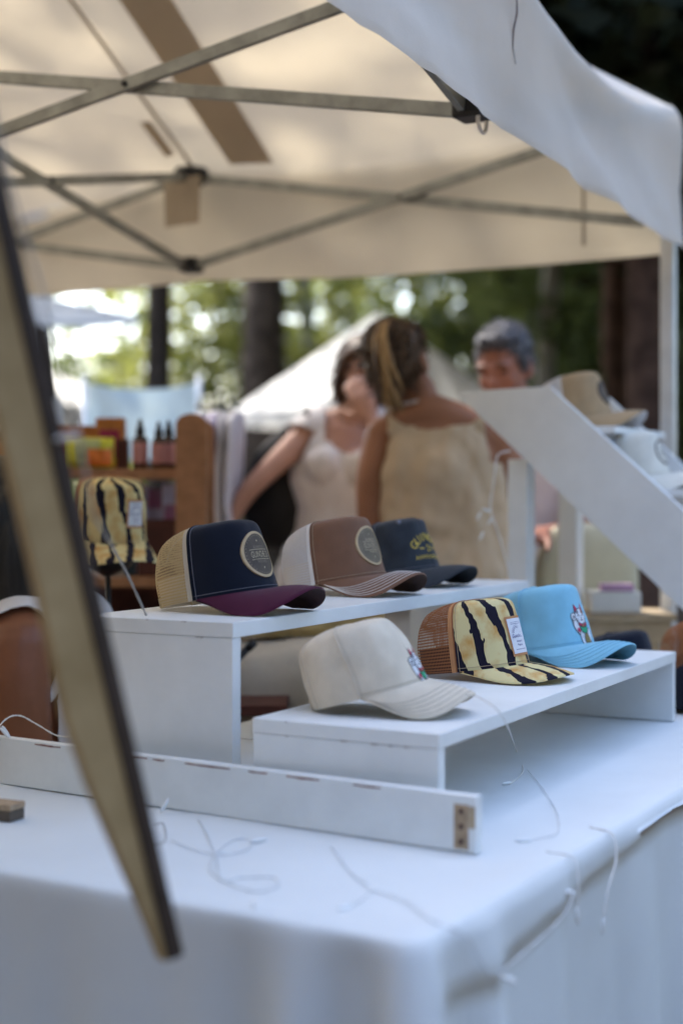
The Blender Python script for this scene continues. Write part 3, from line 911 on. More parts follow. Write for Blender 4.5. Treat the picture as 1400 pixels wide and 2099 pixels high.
def star2d(cx, cy, r):
    vs = [(cx + (r if i % 2 == 0 else r * 0.42) * math.sin(i * math.pi / 5), cy + (r if i % 2 == 0 else r * 0.42) * math.cos(i * math.pi / 5)) for i in range(10)]
    return vs, [tuple(range(9, -1, -1))]
def rect2d(x0, y0, x1, y1, n=12):
    vs = []; fs = []
    for i in range(n + 1):
        x = x0 + (x1 - x0) * i / n; vs += [(x, y0), (x, y1)]
    for i in range(n): fs.append((2 * i, 2 * i + 2, 2 * i + 3, 2 * i + 1))
    return vs, fs
def move2d(g, dx, dy): return [(p[0] + dx, p[1] + dy) for p in g[0]], g[1]
def geo_join(gs):
    V = []; F = []
    for v, f in gs:
        o = len(V); V += [tuple(p) for p in v]; F += [tuple(i + o for i in q) for q in f]
    return V, F

def round_patch(rim, base, ink, ink2, rad=0.0360, z=0.086):
    def deco(root, setup, lay):
        f4 = setup(z)
        def put(name, g, off, m, parent):
            return mesh_obj(name, [lay(f4, p, off) for p in g[0]], g[1], M[m], parent, True)
        pt = put('patch', grid_disc(0.0005, rad * 0.93, 48, 8), 0.0016, base, root)
        put('patch_rim', grid_disc(rad * 0.89, rad, 48, 2), 0.0022, rim, pt)
        sd_ = [lay(f4, (rad * math.cos(2 * math.pi * i / 48), rad * math.sin(2 * math.pi * i / 48)), o) for i in range(48) for o in (0.0022, -0.001)]
        mesh_obj('patch_edge', sd_, [(2 * i, 2 * i + 1, (2 * i + 3) % 96, (2 * i + 2) % 96) for i in range(48)], M[rim], pt, True)
        k = rad / 0.0335
        put('lettering', move2d(text2d('GUINCHE 21', 0.0128 * k, 0.56), 0, 0.000), 0.0022, ink, pt)
        g = [move2d(text2d('ALWAYS IN', 0.0056 * k, 0.85), 0, 0.0105 * k), move2d(text2d('PROGRESS', 0.0056 * k, 0.85), 0, -0.0105 * k)]
        put('lettering', geo_join(g), 0.0022, ink2, pt)
        g = [rect2d(-0.0205 * k, 0.0066 * k, 0.0205 * k, 0.0074 * k), rect2d(-0.0205 * k, -0.0074 * k, 0.0205 * k, -0.0066 * k),
             star2d(0, 0.0195 * k, 0.0022 * k), star2d(0, -0.0195 * k, 0.0022 * k)]
        for i in range(36):
            a = 2 * math.pi * i / 36; r = rad * 0.82
            g.append(move2d(grid_disc(0.0001, 0.00055 * k, 5, 1), r * math.cos(a), r * math.sin(a)))
        put('emblem_lines', geo_join(g), 0.0022, ink, pt)
    return deco

def arc_text_deco(root, setup, lay):
    f4 = setup(0.074)
    gs = []
    word = 'GUINCHE'; rad = 0.052
    for i, ch in enumerate(word):
        a = R((i - 3) * 15.0)
        v, f = text2d(ch, 0.0225, 0.95)
        c, s = math.cos(-a), math.sin(-a)
        gs.append(([(x * c - y * s + rad * math.sin(a), x * s + y * c + rad * math.cos(a) - rad + 0.022) for x, y in v], f))
    gs.append(move2d(text2d('21', 0.0185, 0.9), 0, -0.001))
    gs.append(rect2d(-0.026, -0.0020, -0.013, 0.0000)); gs.append(rect2d(0.013, -0.0020, 0.026, 0.0000))
    gs.append(move2d(text2d('ALWAYS IN PROGRESS', 0.0105, 0.76), 0, -0.0185))
    g = geo_join(gs)
    mesh_obj('embroidered_lettering', [lay(f4, p, 0.0014) for p in g[0]], g[1], M['yellow_t'], root, True)

def label_deco(z=0.072, y=0.0, w2=0.0215, h2=0.029):
    def deco(root, setup, lay):
        f4 = setup(z, y)
        def put(name, g, off, m, parent):
            return mesh_obj(name, [lay(f4, p, off) for p in g[0]], g[1], M[m], parent, True)
        lb = put('label', rect2d(-w2, -h2, w2, h2, 10), 0.0016, 'label_rim', root)
        put('label_field', rect2d(-w2 + 0.003, -h2 + 0.004, w2 - 0.003, h2 - 0.004, 10), 0.0022, 'label_w', lb)
        g = [move2d(text2d('Guinche 21', 0.0092, 0.85, 0.4), 0, 0.000), rect2d(-0.0155, 0.0195, 0.0155, 0.0201), rect2d(-0.0155, 0.0225, 0.0155, 0.0229),
             rect2d(-0.0155, -0.0230, 0.0155, -0.0224), move2d(text2d('Always in', 0.0052, 0.9), 0, -0.0095), move2d(text2d('Progress', 0.0052, 0.9), 0, -0.0155)]
        for rr in (0.0085, 0.0102, 0.0125):
            for i in range(14):
                a0 = R(i * 180 / 14); a1 = R((i + (0.9 if rr < 0.012 else 0.55)) * 180 / 14)
                g.append(([(rr * math.cos(a) * 1.25, rr * math.sin(a) + 0.0045) for a in (a0, a1)] + [((rr + 0.0006) * math.cos(a) * 1.25, (rr + 0.0006) * math.sin(a) + 0.0045) for a in (a1, a0)], [(0, 1, 2, 3)]))
        put('label_print', geo_join(g), 0.0027, 'label_ink', lb)
    return deco

def ell(cx, cy, rx, ry, rot=0.0, n=22, rings=3):
    v, f = grid_disc(0.01, 1.0, n, rings)
    c, s = math.cos(R(rot)), math.sin(R(rot))
    return [(cx + (x * rx) * c - (y * ry) * s, cy + (x * rx) * s + (y * ry) * c) for x, y in v], f
def poly2(pts): return pts, [tuple(range(len(pts)))]
def cat_deco(z=0.060, y=0.0, k=1.0):
    """embroidered beckoning cat: outline first, then the coloured fills, each a thread's height above the last"""
    L = []
    o = 0.0011
    def out(e, m, grow=o): L.append((m, e))
    def filled(cx, cy, rx, ry, m, rot=0, edge=True):
        if edge: L.append(('e_black', ell(cx, cy, rx + o, ry + o, rot)))
        L.append((m, ell(cx, cy, rx, ry, rot)))
    def fpoly(pts, m):
        cx = sum(p[0] for p in pts) / len(pts); cy = sum(p[1] for p in pts) / len(pts)
        big = [(cx + (p[0] - cx) * 1.0 + math.copysign(o * 0.8, p[0] - cx), cy + (p[1] - cy) + math.copysign(o * 0.8, p[1] - cy)) for p in pts]
        L.append(('e_black', poly2(big))); L.append((m, poly2(pts)))
    filled(-0.0135, 0.006, 0.0042, 0.0125, 'e_white', 14)           # raised arm
    filled(-0.0150, 0.0185, 0.0042, 0.0046, 'e_white')              # paw
    L.append(('e_black', ell(-0.0150, 0.0190, 0.0026, 0.0008))); L.append(('e_black', ell(-0.0150, 0.0168, 0.0026, 0.0007)))
    filled(0.0005, -0.0115, 0.0118, 0.0150, 'e_white')              # body
    filled(-0.0085, -0.0250, 0.0050, 0.0042, 'e_white'); filled(0.0095, -0.0250, 0.0050, 0.0042, 'e_white')
    filled(0.0105, -0.0085, 0.0034, 0.0090, 'e_white', -10)         # other arm
    fpoly([(-0.0105, 0.0240), (-0.0085, 0.0350), (-0.0015, 0.0265)], 'e_red')
    fpoly([(0.0025, 0.0265), (0.0085, 0.0350), (0.0100, 0.0235)], 'e_red')
    filled(0.0, 0.0180, 0.0115, 0.0102, 'e_white')                  # head
    L.append(('e_brown', ell(0.0060, 0.0240, 0.0036, 0.0030, -30))); L.append(('thread_n', ell(-0.0058, 0.0242, 0.0034, 0.0028, 30)))
    for sx in (-1, 1):
        for q in range(5):
            a = R(30 + q * 30); L.append(('e_black', ell(sx * 0.0048 + 0.0026 * math.cos(a), 0.0176 + 0.0022 * math.sin(a), 0.0009, 0.0007)))
        L.append(('e_black', rect2d(sx * 0.0070, 0.0142, sx * 0.0105, 0.0149, 2))); L.append(('e_black', rect2d(sx * 0.0065, 0.0122, sx * 0.0098, 0.0128, 2)))
    L.append(('e_black', ell(0, 0.0152, 0.0013, 0.0010))); L.append(('e_black', ell(0, 0.0126, 0.0030, 0.0008)))
    fpoly([(-0.0095, 0.0090), (0.0, 0.0062), (0.0095, 0.0090), (0.0085, 0.0058), (0.0, 0.0028), (-0.0085, 0.0058)], 'e_red')
    fpoly([(-0.0080, 0.0040), (0.0, 0.0015), (0.0080, 0.0040), (0.0060, -0.0035), (0.0, -0.0060), (-0.0060, -0.0035)], 'e_green')
    L.append(('e_gold', ell(0, 0.0048, 0.0019, 0.0019)))
    filled(0.0010, -0.0165, 0.0056, 0.0100, 'e_gold')
    for q in range(4): L.append(('e_black', ell(0.0010, -0.0225 + q * 0.004, 0.0022, 0.0007)))
    L.append(('e_red', ell(-0.0125, -0.0005, 0.0024, 0.0034, 14)))
    def deco(root, setup, lay):
        f4 = setup(z, y)
        names = []; V = []; F = []; fm = []
        for q, (m, (v, f)) in enumerate(L):
            if m not in names: names.append(m)
            oo = len(V); V += [lay(f4, (p[0] * k, p[1] * k), 0.0007 + q * 0.00003) for p in v]
            F += [tuple(i + oo for i in t) for t in f]; fm += [names.index(m)] * len(f)
        mesh_obj('embroidered_cat', V, F, [M[n] for n in names], root, False, None, fm)
    return deco

CG = 'caps for sale on the stall'
make_cap('trucker_cap', 'navy cap with tan mesh back, maroon brim and round leather patch', (-0.182, 2.145, UP_Z), (0.86, -0.51), 'navy', 'mesh_tan', 'maroon', 'maroon_dk',
         'thread_n', CG, deco=round_patch('leather_rim', 'leather', 'leather_ink', 'leather_ink2'), seed=1)
make_cap('trucker_cap', 'brown cap with white mesh back and white stitching on its brim', (-0.008, 2.53, UP_Z), (0.84, -0.54), 'brown', 'mesh_white', 'brown', 'brown_dk',
         'thread_t', CG, deco=round_patch('leather_rim', 'leather_b', 'leather_ink', 'leather_ink'), rows=6, seed=2)
make_cap('baseball_cap', 'charcoal cap with yellow embroidered lettering at the far end of the taller riser', (0.105, 2.78, UP_Z), (0.83, -0.56), 'charcoal', 'charcoal', 'charcoal', 'charcoal_dk',
         'thread_n', CG, deco=arc_text_deco, eyelets=True, six=True, seed=3, wrinkle=0.003, band='charcoal_dk', hs=0.92)
make_cap('baseball_cap', 'plain cream cap with embroidered cat at the near end of the lower riser', (0.042, 1.935, LO_Z), (0.945, -0.33), 'cream', 'cream', 'cream', 'cream',
         'thread_c', CG, deco=cat_deco(k=1.3), seed=4, slump=0.25, alpha=16, wrinkle=0.003, arch=0.034, zc=0.034, scale=0.88, reach=0.160, hs=0.99, rows=5, rowmat='thread_c')
make_cap('trucker_cap', 'tiger striped cap with rust mesh back between the cream and blue caps', (0.218, 2.312, LO_Z), (0.83, -0.56), 'tiger', 'mesh_rust', 'tiger', 'tiger',
         'thread_t', CG, deco=label_deco(w2=0.0245, h2=0.033), seed=5, arch=0.012, zc=0.014, alpha=8, band='maroon_dk', hs=1.0, scale=0.97)
make_cap('baseball_cap', 'sky blue cap with embroidered cat at the far end of the lower riser', (0.362, 2.540, LO_Z), (0.77, -0.64), 'blue', 'blue', 'blue', 'blue_dk',
         'thread_b', CG, deco=cat_deco(k=1.3), seed=6, button='blue', band='blue_dk', hs=0.98, rows=5, rowmat='thread_b')
# caps on the stepped display
def step_pos(s, tt, z): 
    p = RS0 + RB * s + RD * tt
    return (p.x, p.y, z)
make_cap('trucker_cap', 'tan cap with white mesh on the top step of the white display', step_pos(0.16, 0.035, 1.334), (0.88, -0.47), 'tan', 'mesh_white', 'tan', 'white_f',
         'thread_t', CG, deco=round_patch('leather', 'leather', 'leather_ink2', 'leather_ink2', 0.030), seed=7)
make_cap('trucker_cap', 'off-white cap with pale blue mesh on the second step of the display', step_pos(0.15, 0.178, 1.189), (0.88, -0.47), 'offwhite', 'mesh_blue', 'offwhite', 'offwhite',
         'thread_t', CG, deco=round_patch('leather', 'offwhite', 'leather', 'leather', 0.030), seed=8)
# caps standing on the cloth behind the lower riser
make_cap('baseball_cap', 'plain navy cap on the cloth behind the blue cap', (0.575, 2.93, TZ), (0.88, -0.47), 'navy', 'navy', 'navy', 'navy', 'navy', CG, seed=9, button='navy', band='navy', hs=1.08)
make_cap('baseball_cap', 'plain navy cap at the right edge, under a tiger striped cap', (0.72, 2.80, TZ), (0.55, -0.83), 'navy', 'navy', 'navy', 'navy', 'navy', CG, seed=10, band='navy', alpha=6, hs=0.85)
make_cap('trucker_cap', 'tiger striped cap stacked on a navy cap at the right edge', (0.728, 2.815, TZ + 0.062), (0.80, -0.60), 'tiger', 'mesh_rust', 'tiger', 'tiger', 'thread_t', CG, seed=11, arch=0.012, zc=0.014, band='maroon_dk', alpha=5, button='e_black')

# ------------------------------------------------------------------ leaning wooden strip in the foreground
def build_strip():
    t = thing('leaning_slat', 'blurred tan wooden slat with a dark edge leaning across the left foreground', 'wooden slat', P(345, 1970, 1.27), 0)
    O = P(345, 1970, 1.27)
    up = (P(-15, 480, 1.19) - P(330, 1960, 1.27))
    L0 = up.length; up.normalize()
    face = Vector((0.62, 0.45, 0.0)); face = (face - up * face.dot(up)).normalized()
    nrm = up.cross(face).normalized()
    if nrm.y > 0: nrm = -nrm
    # outline in (across, along): left side bows in towards the pointed foot
    W_ = 0.037
    L = L0 + 0.55
    left = [(-0.003, 0.0), (-0.008, 0.035), (-0.016, 0.08), (-0.025, 0.13), (-0.033, 0.18), (-0.039, 0.24), (-W_, 0.32), (-W_, L)]
    poly = [(0, 0)] + [(0, L)] + left[::-1]
    core = extrude_poly('slat', poly, Vector((0, 0, 0)), face, up, -nrm, 0.016, M['sign_wood'], t, 0.001)
    # dark stained edge strip glued along the long side
    sn = (face * 0.55 + nrm * -0.0).normalized()
    M0 = frame_mat(face * 0.008 + up * (L / 2) - nrm * 0.010, face, up, nrm)
    box('dark_edge', (0.0150, L, 0.028), M0, M['sign_dark'], t, 0.002)
    return O, up, face, nrm, L
SO, SUP, SFACE, SNRM, SL = build_strip()

# ------------------------------------------------------------------ fairy-light wires
def lights(label, pts, m, bulbs, r=0.0009, n=10, jit=0.0, seed=0, bulbmat='bulb'):
    rr = random.Random(seed)
    O = Vector(pts[0])
    t = thing('string_light', label, 'string light', O, 0, 'fairy light wires')
    q = catmull([Vector(p) - O for p in pts], n)
    if jit: q = [p + Vector((rr.uniform(-jit, jit), rr.uniform(-jit, jit), rr.uniform(0, jit))) for p in q]
    v, f = tube_geo([p + Vector((0, 0, r * 0.6)) for p in q], [r * (0.8 + 0.25 * math.sin(i * 1.9) * math.sin(i * 0.7)) for i in range(len(q))], 6)
    mesh_obj('wire', v, f, M[m], t, True)
    for a, d in bulbs:
        a = Vector(a) - O; d = Vector(d).normalized()
        v, f = tube_geo([a, a + d * 0.004, a + d * 0.012, a + d * 0.018, a + d * 0.021], [0.0014, 0.0026, 0.0026, 0.0019, 0.0004], 8)
        mesh_obj('bulb', v, f, M[bulbmat], t, True)
    return t
def tab(px, py, z=TZ + 0.001):
    d = (CZ - z) * FPX / (py - 1020)
    return P(px, py, d)
lights('thin clear wire looping on the cloth beside the foot of the slat', [tab(300, 1732), tab(338, 1725), tab(336, 1690), tab(318, 1690)], 'wire_grey', [(tab(330, 1665), (0.5, 0.2, 0.9))], 0.0008)
lights('clear wire in loose loops on the cloth before the board', [tab(352, 1722), tab(400, 1742), tab(450, 1752), tab(505, 1742), tab(512, 1722), tab(480, 1722), tab(448, 1745), tab(430, 1780), tab(455, 1805), tab(520, 1828), tab(568, 1818), tab(560, 1800), tab(500, 1800), tab(455, 1806), tab(445, 1760), tab(420, 1700), tab(405, 1680)],
       'wire_clear', [(tab(515, 1725), (0.6, 0.2, 0.05)), (tab(520, 1850), (0.1, -1, 0.05))], 0.0010)
lights('clear wire crossing the cloth from the board to the near corner', [tab(680, 1735), tab(720, 1790), tab(760, 1825), tab(720, 1858)], 'wire_clear', [(tab(722, 1856), (-0.6, -0.6, 0.05))], 0.0009)
fz = lambda u, h, o=0.022: T(u, -o, TZ - h)
lights('clear wire hanging over the table corner in a shallow loop', [tab(765, 1826), tab(830, 1848), T(0.06, 0.012, TZ + 0.002), T(0.075, -0.016, TZ - 0.012), fz(0.10, 0.045), fz(0.125, 0.062, 0.026), fz(0.20, 0.058, 0.028), fz(0.30, 0.050, 0.028), fz(0.36, 0.035)],
       'wire_clear', [(fz(0.128, 0.064, 0.03), (0.7, 0.1, -0.3)), (fz(0.355, 0.035), (-0.8, -0.2, 0.1))], 0.0010)
lights('white wire falling from the lower riser on to the cloth', [P(955, 1425, 1.86), P(985, 1432, 1.815), P(1030, 1470, 1.79), tab(1058, 1540), tab(1072, 1580), tab(1045, 1608)],
       'wire_white', [(tab(1048, 1604), (-0.7, -0.6, 0.05))], 0.0013)
lights('clear wire winding over the cloth to the front edge of the table', [tab(1080, 1578), tab(1115, 1620), tab(1142, 1668), tab(1145, 1700), tab(1135, 1712), tab(1085, 1722)], 'wire_clear', [(tab(1088, 1722), (-1, -0.2, 0.05))], 0.0008)
lights('white wire hanging over the front edge of the table', [T(0.52, 0.02, TZ + 0.002), T(0.515, -0.012, TZ - 0.003), fz(0.50, 0.03), fz(0.47, 0.062), fz(0.455, 0.09)],
       'wire_white', [(fz(0.455, 0.09), (-0.1, 0, -1))], 0.0016)
lights('short white wire hanging over the front table edge near its corner', [T(0.375, 0.02, TZ + 0.002), T(0.38, -0.012, TZ - 0.003), fz(0.37, 0.03), fz(0.365, 0.055)],
       'wire_white', [(fz(0.365, 0.055), (0.05, 0, -1))], 0.0012)
lights('dark thin wire lying on the cloth under the lower riser', [tab(925, 1512), tab(955, 1508), tab(975, 1506), tab(968, 1498), tab(1000, 1490), tab(1030, 1492), tab(1055, 1475), tab(1085, 1462)], 'wire_dark', [], 0.0006, jit=0.0012)
lights('dark thin wire on the cloth between the two risers', [tab(480, 1512), tab(505, 1516), tab(530, 1516), tab(560, 1510)], 'wire_dark', [], 0.0006, jit=0.001)
lights('white wire draped over the left end of the board', [P(-20, 1520, 2.08), P(10, 1478, 2.10), P(40, 1468, 2.11), P(75, 1485, 2.11), P(115, 1508, 2.10), P(150, 1513, 2.09)],
       'wire_white', [(P(5, 1488, 2.09), (0.5, 0, -0.7)), (P(150, 1510, 2.09), (-0.25, 0, 1.0)), (P(20, 1512, 2.08), (-0.7, 0, 0.75))], 0.0016)
lights('white wire hanging down beside the post of the step display', [P(1045, 925, 3.26), P(1020, 935, 3.25), P(1012, 985, 3.25), P(1005, 1045, 3.25), P(1020, 1090, 3.25), P(1040, 1160, 3.25), P(1048, 1195, 3.25)],
       'wire_white', [(P(1005, 1048, 3.24), (-0.8, 0, 0.25)), (P(985, 1050, 3.24), (-0.4, 0, -0.8)), (P(990, 1090, 3.24), (-0.4, 0, -0.9)), (P(1010, 1060, 3.24), (-0.6, 0, -0.8))], 0.0022)
def slat_pt(along, across, front): return SO + SUP * along + SFACE * across + SNRM * front
sw = [slat_pt(0.40, 0.026, 0.000), slat_pt(0.44, 0.026, 0.004), slat_pt(0.48, 0.024, 0.012), slat_pt(0.55, 0.018, 0.013), slat_pt(0.60, 0.020, 0.013), slat_pt(0.68, 0.014, 0.013), slat_pt(0.80, 0.014, 0.013), slat_pt(0.95, 0.012, 0.013)]
lights('grey wire running up the dark edge of the foreground slat', sw, 'wire_grey', [(slat_pt(0.475, 0.022, 0.016), (-1, 0, -0.18)), (slat_pt(0.66, 0.016, 0.016), (0.9, 0, 0.2))], 0.0022, bulbmat='wire_white')
lights('grey wire hanging free between the slat and the taller riser', [slat_pt(0.40, 0.028, 0.0), P(235, 1130, 1.75), P(262, 1180, 1.9), P(300, 1262, 2.02)], 'wire_grey', [], 0.0022)

# small wooden block at the left edge of the table
def build_block():
    c = tab(5, 1678, TZ); t = thing('wooden_block', 'small two-tone wooden block on the cloth at the left edge', 'block', (c.x, c.y, TZ), R(-25))
    box('base_piece', (0.05, 0.03, 0.014), Vector((0, 0, 0.0072)), M['dark_wood'], t, 0.0012)
    box('top_piece', (0.052, 0.031, 0.008), Vector((0.0, 0.0, 0.0186)), M['raw_wood'], t, 0.0012)
build_block()

# ------------------------------------------------------------------ people
M['skin_a'] = mat('skin_tanned', (0.34, 0.150, 0.082), 0.5, 0.10, 9, 0.1, 300, 0.4)
M['skin_b'] = mat('skin_light', (0.52, 0.29, 0.21), 0.5, 0.10, 9, 0.1, 300, 0.4)
M['skin_c'] = mat('skin_ruddy', (0.34, 0.145, 0.095), 0.5, 0.12, 9, 0.1, 300, 0.4)
M['skin_d'] = mat('skin_brown', (0.23, 0.085, 0.040), 0.45, 0.10, 9, 0.1, 300, 0.4)
M['hair_dark'] = hairmat('hair_dark', (0.022, 0.012, 0.008), (0.14, 0.075, 0.034))
M['hair_brown'] = hairmat('hair_brown', (0.030, 0.015, 0.009), (0.12, 0.06, 0.03))
M['hair_blond'] = hairmat('hair_blond', (0.26, 0.145, 0.06), (0.58, 0.39, 0.18), (160, 160, 9))
M['hair_grey'] = hairmat('hair_grey', (0.025, 0.025, 0.032), (0.16, 0.16, 0.18), (120, 120, 60))
M['hair_black'] = hairmat('hair_black', (0.003, 0.003, 0.004), (0.018, 0.016, 0.016))
M['top_tan'] = mat('top_linen', (0.56, 0.44, 0.31), 0.85, 0.10, 5, 0.4, 120, 0.15)
M['top_white'] = mat('top_white', (0.70, 0.67, 0.66), 0.85, 0.06, 5, 0.3, 120, 0.15)
M['trouser_w'] = mat('trouser_white', (0.72, 0.71, 0.72), 0.85, 0.06, 5, 0.3, 120, 0.15)
M['shirt_w'] = mat('shirt_white', (0.66, 0.66, 0.72), 0.85, 0.06, 5, 0.3, 120, 0.15)
M['denim'] = mat('denim_pale', (0.26, 0.28, 0.36), 0.85, 0.15, 9, 0.4, 200, 0.15)
M['denim_dk'] = mat('denim_dark', (0.04, 0.05, 0.09), 0.85, 0.15, 9, 0.4, 200, 0.15)
M['shoe'] = mat('shoe_leather', (0.10, 0.07, 0.05), 0.6, 0.15, 9)
M['bag'] = mat('bag_black', (0.010, 0.010, 0.011), 0.6, 0.3, 12, 0.3, 90, 0.3)
M['eye_dark'] = mat('eye_dark', (0.02, 0.014, 0.012), 0.2, 0.1, 9)
M['lip'] = mat('lip', (0.33, 0.11, 0.09), 0.5, 0.1, 9)

class Body:
    """overlapping tapered limbs, melted into one continuous skin by a voxel remesh"""
    def __init__(self): self.geo = []; self.seg = []
    def limb(self, pts, rad, tagname, ref=(1, 0, 0), seg=14, sm=4):
        pts = [Vector(p) for p in pts]
        rad = [(r, r) if isinstance(r, (int, float)) else r for r in rad]
        q = catmull(pts, sm) if len(pts) > 1 else pts
        rr = [Vector((a, b, 0)) for a, b in rad]
        qr = catmull(rr, sm) if len(rr) > 1 else rr
        ref = Vector(ref)
        # round ends
        t0 = (q[1] - q[0]).normalized(); t1 = (q[-1] - q[-2]).normalized()
        P0 = []; R0 = []
        for a in (80, 55, 30):
            m = min(qr[0].x, qr[0].y)
            P0.append(q[0] - t0 * m * math.sin(R(a))); R0.append(qr[0] * math.cos(R(a)))
        P1 = []; R1 = []
        for a in (30, 55, 80):
            m = min(qr[-1].x, qr[-1].y)
            P1.append(q[-1] + t1 * m * math.sin(R(a))); R1.append(qr[-1] * math.cos(R(a)))
        A = P0 + q + P1; B = R0 + qr + R1
        vs = []; fs = []; n = len(A)
        for i in range(n):
            t = (A[min(i + 1, n - 1)] - A[max(i - 1, 0)]).normalized()
            e = ref - t * ref.dot(t)
            if e.length < 1e-3: e = Vector((0, 1, 0)) - t * t.y
            e.normalize(); f = t.cross(e)
            for k in range(seg):
                a = 2 * math.pi * k / seg
                vs.append(A[i] + e * (B[i].x * math.cos(a)) + f * (B[i].y * math.sin(a)))
        for i in range(n - 1):
            for k in range(seg):
                k2 = (k + 1) % seg; fs.append((i * seg + k, i * seg + k2, (i + 1) * seg + k2, (i + 1) * seg + k))
        fs.append(tuple(range(seg - 1, -1, -1))); fs.append(tuple((n - 1) * seg + k for k in range(seg)))
        self.geo.append((vs, fs))
        for a, r in zip(q, qr): self.seg.append((a, max(0.02, (r.x + r.y) / 2), tagname))
    def ball(self, c, r, tagname, rot=None):
        c = Vector(c); r = Vector(r if not isinstance(r, (int, float)) else (r, r, r))
        vs = []; fs = []; nu, nv = 16, 10
        for j in range(nv + 1):
            ph = math.pi * (j + 0.001) / (nv + 0.002)
            for i in range(nu):
                a = 2 * math.pi * i / nu
                p = Vector((r.x * math.sin(ph) * math.cos(a), r.y * math.sin(ph) * math.sin(a), r.z * math.cos(ph)))
                vs.append(c + (rot @ p if rot else p))
        for j in range(nv):
            for i in range(nu):
                k = (i + 1) % nu; fs.append((j * nu + i, (j + 1) * nu + i, (j + 1) * nu + k, j * nu + k))
        fs.append(tuple(range(nu))); fs.append(tuple(nv * nu + i for i in range(nu - 1, -1, -1)))
        self.geo.append((vs, fs)); self.seg.append((c, (r.x + r.y + r.z) / 3, tagname))
    def melt(self, name, m, parent, voxel=0.007, smooth=4):
        v, f = join_geo(self.geo)
        o = mesh_obj('melt_tmp', v, f, m)
        md = o.modifiers.new('r', 'REMESH'); md.mode = 'VOXEL'; md.voxel_size = voxel
        ms = o.modifiers.new('s', 'SMOOTH'); ms.factor = 0.5; ms.iterations = smooth
        dg = bpy.context.evaluated_depsgraph_get(); dg.update()
        me = bpy.data.meshes.new_from_object(o.evaluated_get(dg))
        old = o.data; bpy.data.objects.remove(o); bpy.data.meshes.remove(old)
        me.name = name; me.polygons.foreach_set('use_smooth', [True] * len(me.polygons))
        if not me.materials: me.materials.append(m)
        r = link_mesh(name, me, parent)
        return r
    def tags(self, me):
        n = len(me.vertices); co = np.empty(n * 3); me.vertices.foreach_get('co', co); co = co.reshape(-1, 3)
        best = np.full(n, 1e9); tg = np.zeros(n, dtype=np.int32); names = []
        for c, r, t in self.seg:
            if t not in names: names.append(t)
            d = np.sqrt(((co - np.array(c)) ** 2).sum(1)) / r
            k = d < best; best[k] = d[k]; tg[k] = names.index(t)
        return co, np.array(names)[tg]

def garment(name, body_o, B, pred, off, m, parent, fold=0.006, fs=14.0, flare=None):
    """a shell over the body where pred holds; vertices pushed out along the skin's normals"""
    me = body_o.data; co, tg = B.tags(me)
    nr = np.empty(len(me.vertices) * 3); me.vertices.foreach_get('normal', nr); nr = nr.reshape(-1, 3)
    keep = pred(co, tg)
    vs = []; mp = {}; fs_ = []
    for p in me.polygons:
        if all(keep[i] for i in p.vertices):
            q = []
            for i in p.vertices:
                if i not in mp:
                    c = co[i]; k = off + fold * (fbm(c[0] * fs * 0.6, c[1] * fs * 0.6, c[2] * fs * 0.35, 2) + 0.3)
                    v = Vector(c) + Vector(nr[i]) * k
                    if flare: v = flare(v)
                    mp[i] = len(vs); vs.append(v)
                q.append(mp[i])
            fs_.append(tuple(q))
    o = mesh_obj(name, vs, fs_, m, parent, True)
    sm = o.modifiers.new('smooth', 'SMOOTH'); sm.factor = 0.5; sm.iterations = 4
    so = o.modifiers.new('hem', 'SOLIDIFY'); so.thickness = 0.003; so.offset = 1
    return o

def add_head(B, c, yaw, pitch=0.0, roll=0.0, s=1.0, tagname='head'):
    """face looks along local -y after rotation; c = middle of the skull"""
    rot = Matrix.Rotation(yaw, 3, 'Z') @ Matrix.Rotation(roll, 3, 'Y') @ Matrix.Rotation(pitch, 3, 'X')
    c = Vector(c)
    def q(x, y, z): return c + rot @ (Vector((x, y, z)) * s)
    def b(p, r): B.ball(q(*p), tuple(k * s for k in r), tagname, rot)
    b((0, 0.012, 0.030), (0.074, 0.092, 0.085))
    b((0, -0.020, -0.012), (0.066, 0.070, 0.085))
    b((0, -0.042, -0.062), (0.048, 0.046, 0.042))
    b((0, -0.072, -0.090), (0.022, 0.018, 0.018))
    b((0, -0.090, -0.022), (0.012, 0.020, 0.020)); b((0, -0.084, 0.006), (0.009, 0.014, 0.026))
    b((0.030, -0.066, 0.022), (0.026, 0.022, 0.012)); b((-0.030, -0.066, 0.022), (0.026, 0.022, 0.012))
    b((0.036, -0.052, -0.026), (0.024, 0.026, 0.026)); b((-0.036, -0.052, -0.026), (0.024, 0.026, 0.026))
    b((0, -0.084, -0.056), (0.021, 0.012, 0.008)); b((0, -0.082, -0.068), (0.018, 0.012, 0.008))
    for sx in (-1, 1):
        b((sx * 0.076, 0.010, -0.010), (0.009, 0.018, 0.030)); b((sx * 0.074, 0.004, -0.030), (0.008, 0.012, 0.014))
    return q, rot

def face_parts(q, rot, parent, s=1.0):
    for sx in (-1, 1):
        Bd = Body(); Bd.ball(q(sx * 0.030, -0.076, 0.004), (0.011 * s, 0.008 * s, 0.006 * s), 'e', rot)
        v, f = Bd.geo[0]; mesh_obj('eye', v, f, M['eye_dark'], parent, True)
        Bd = Body(); Bd.ball(q(sx * 0.031, -0.086, 0.026), (0.018 * s, 0.006 * s, 0.005 * s), 'e', rot)
        v, f = Bd.geo[0]; mesh_obj('eyebrow', v, f, M['hair_dark'], parent, True)
    Bd = Body(); Bd.ball(q(0, -0.094, -0.062), (0.020 * s, 0.005 * s, 0.006 * s), 'e', rot)
    v, f = Bd.geo[0]; mesh_obj('lips', v, f, M['lip'], parent, True)

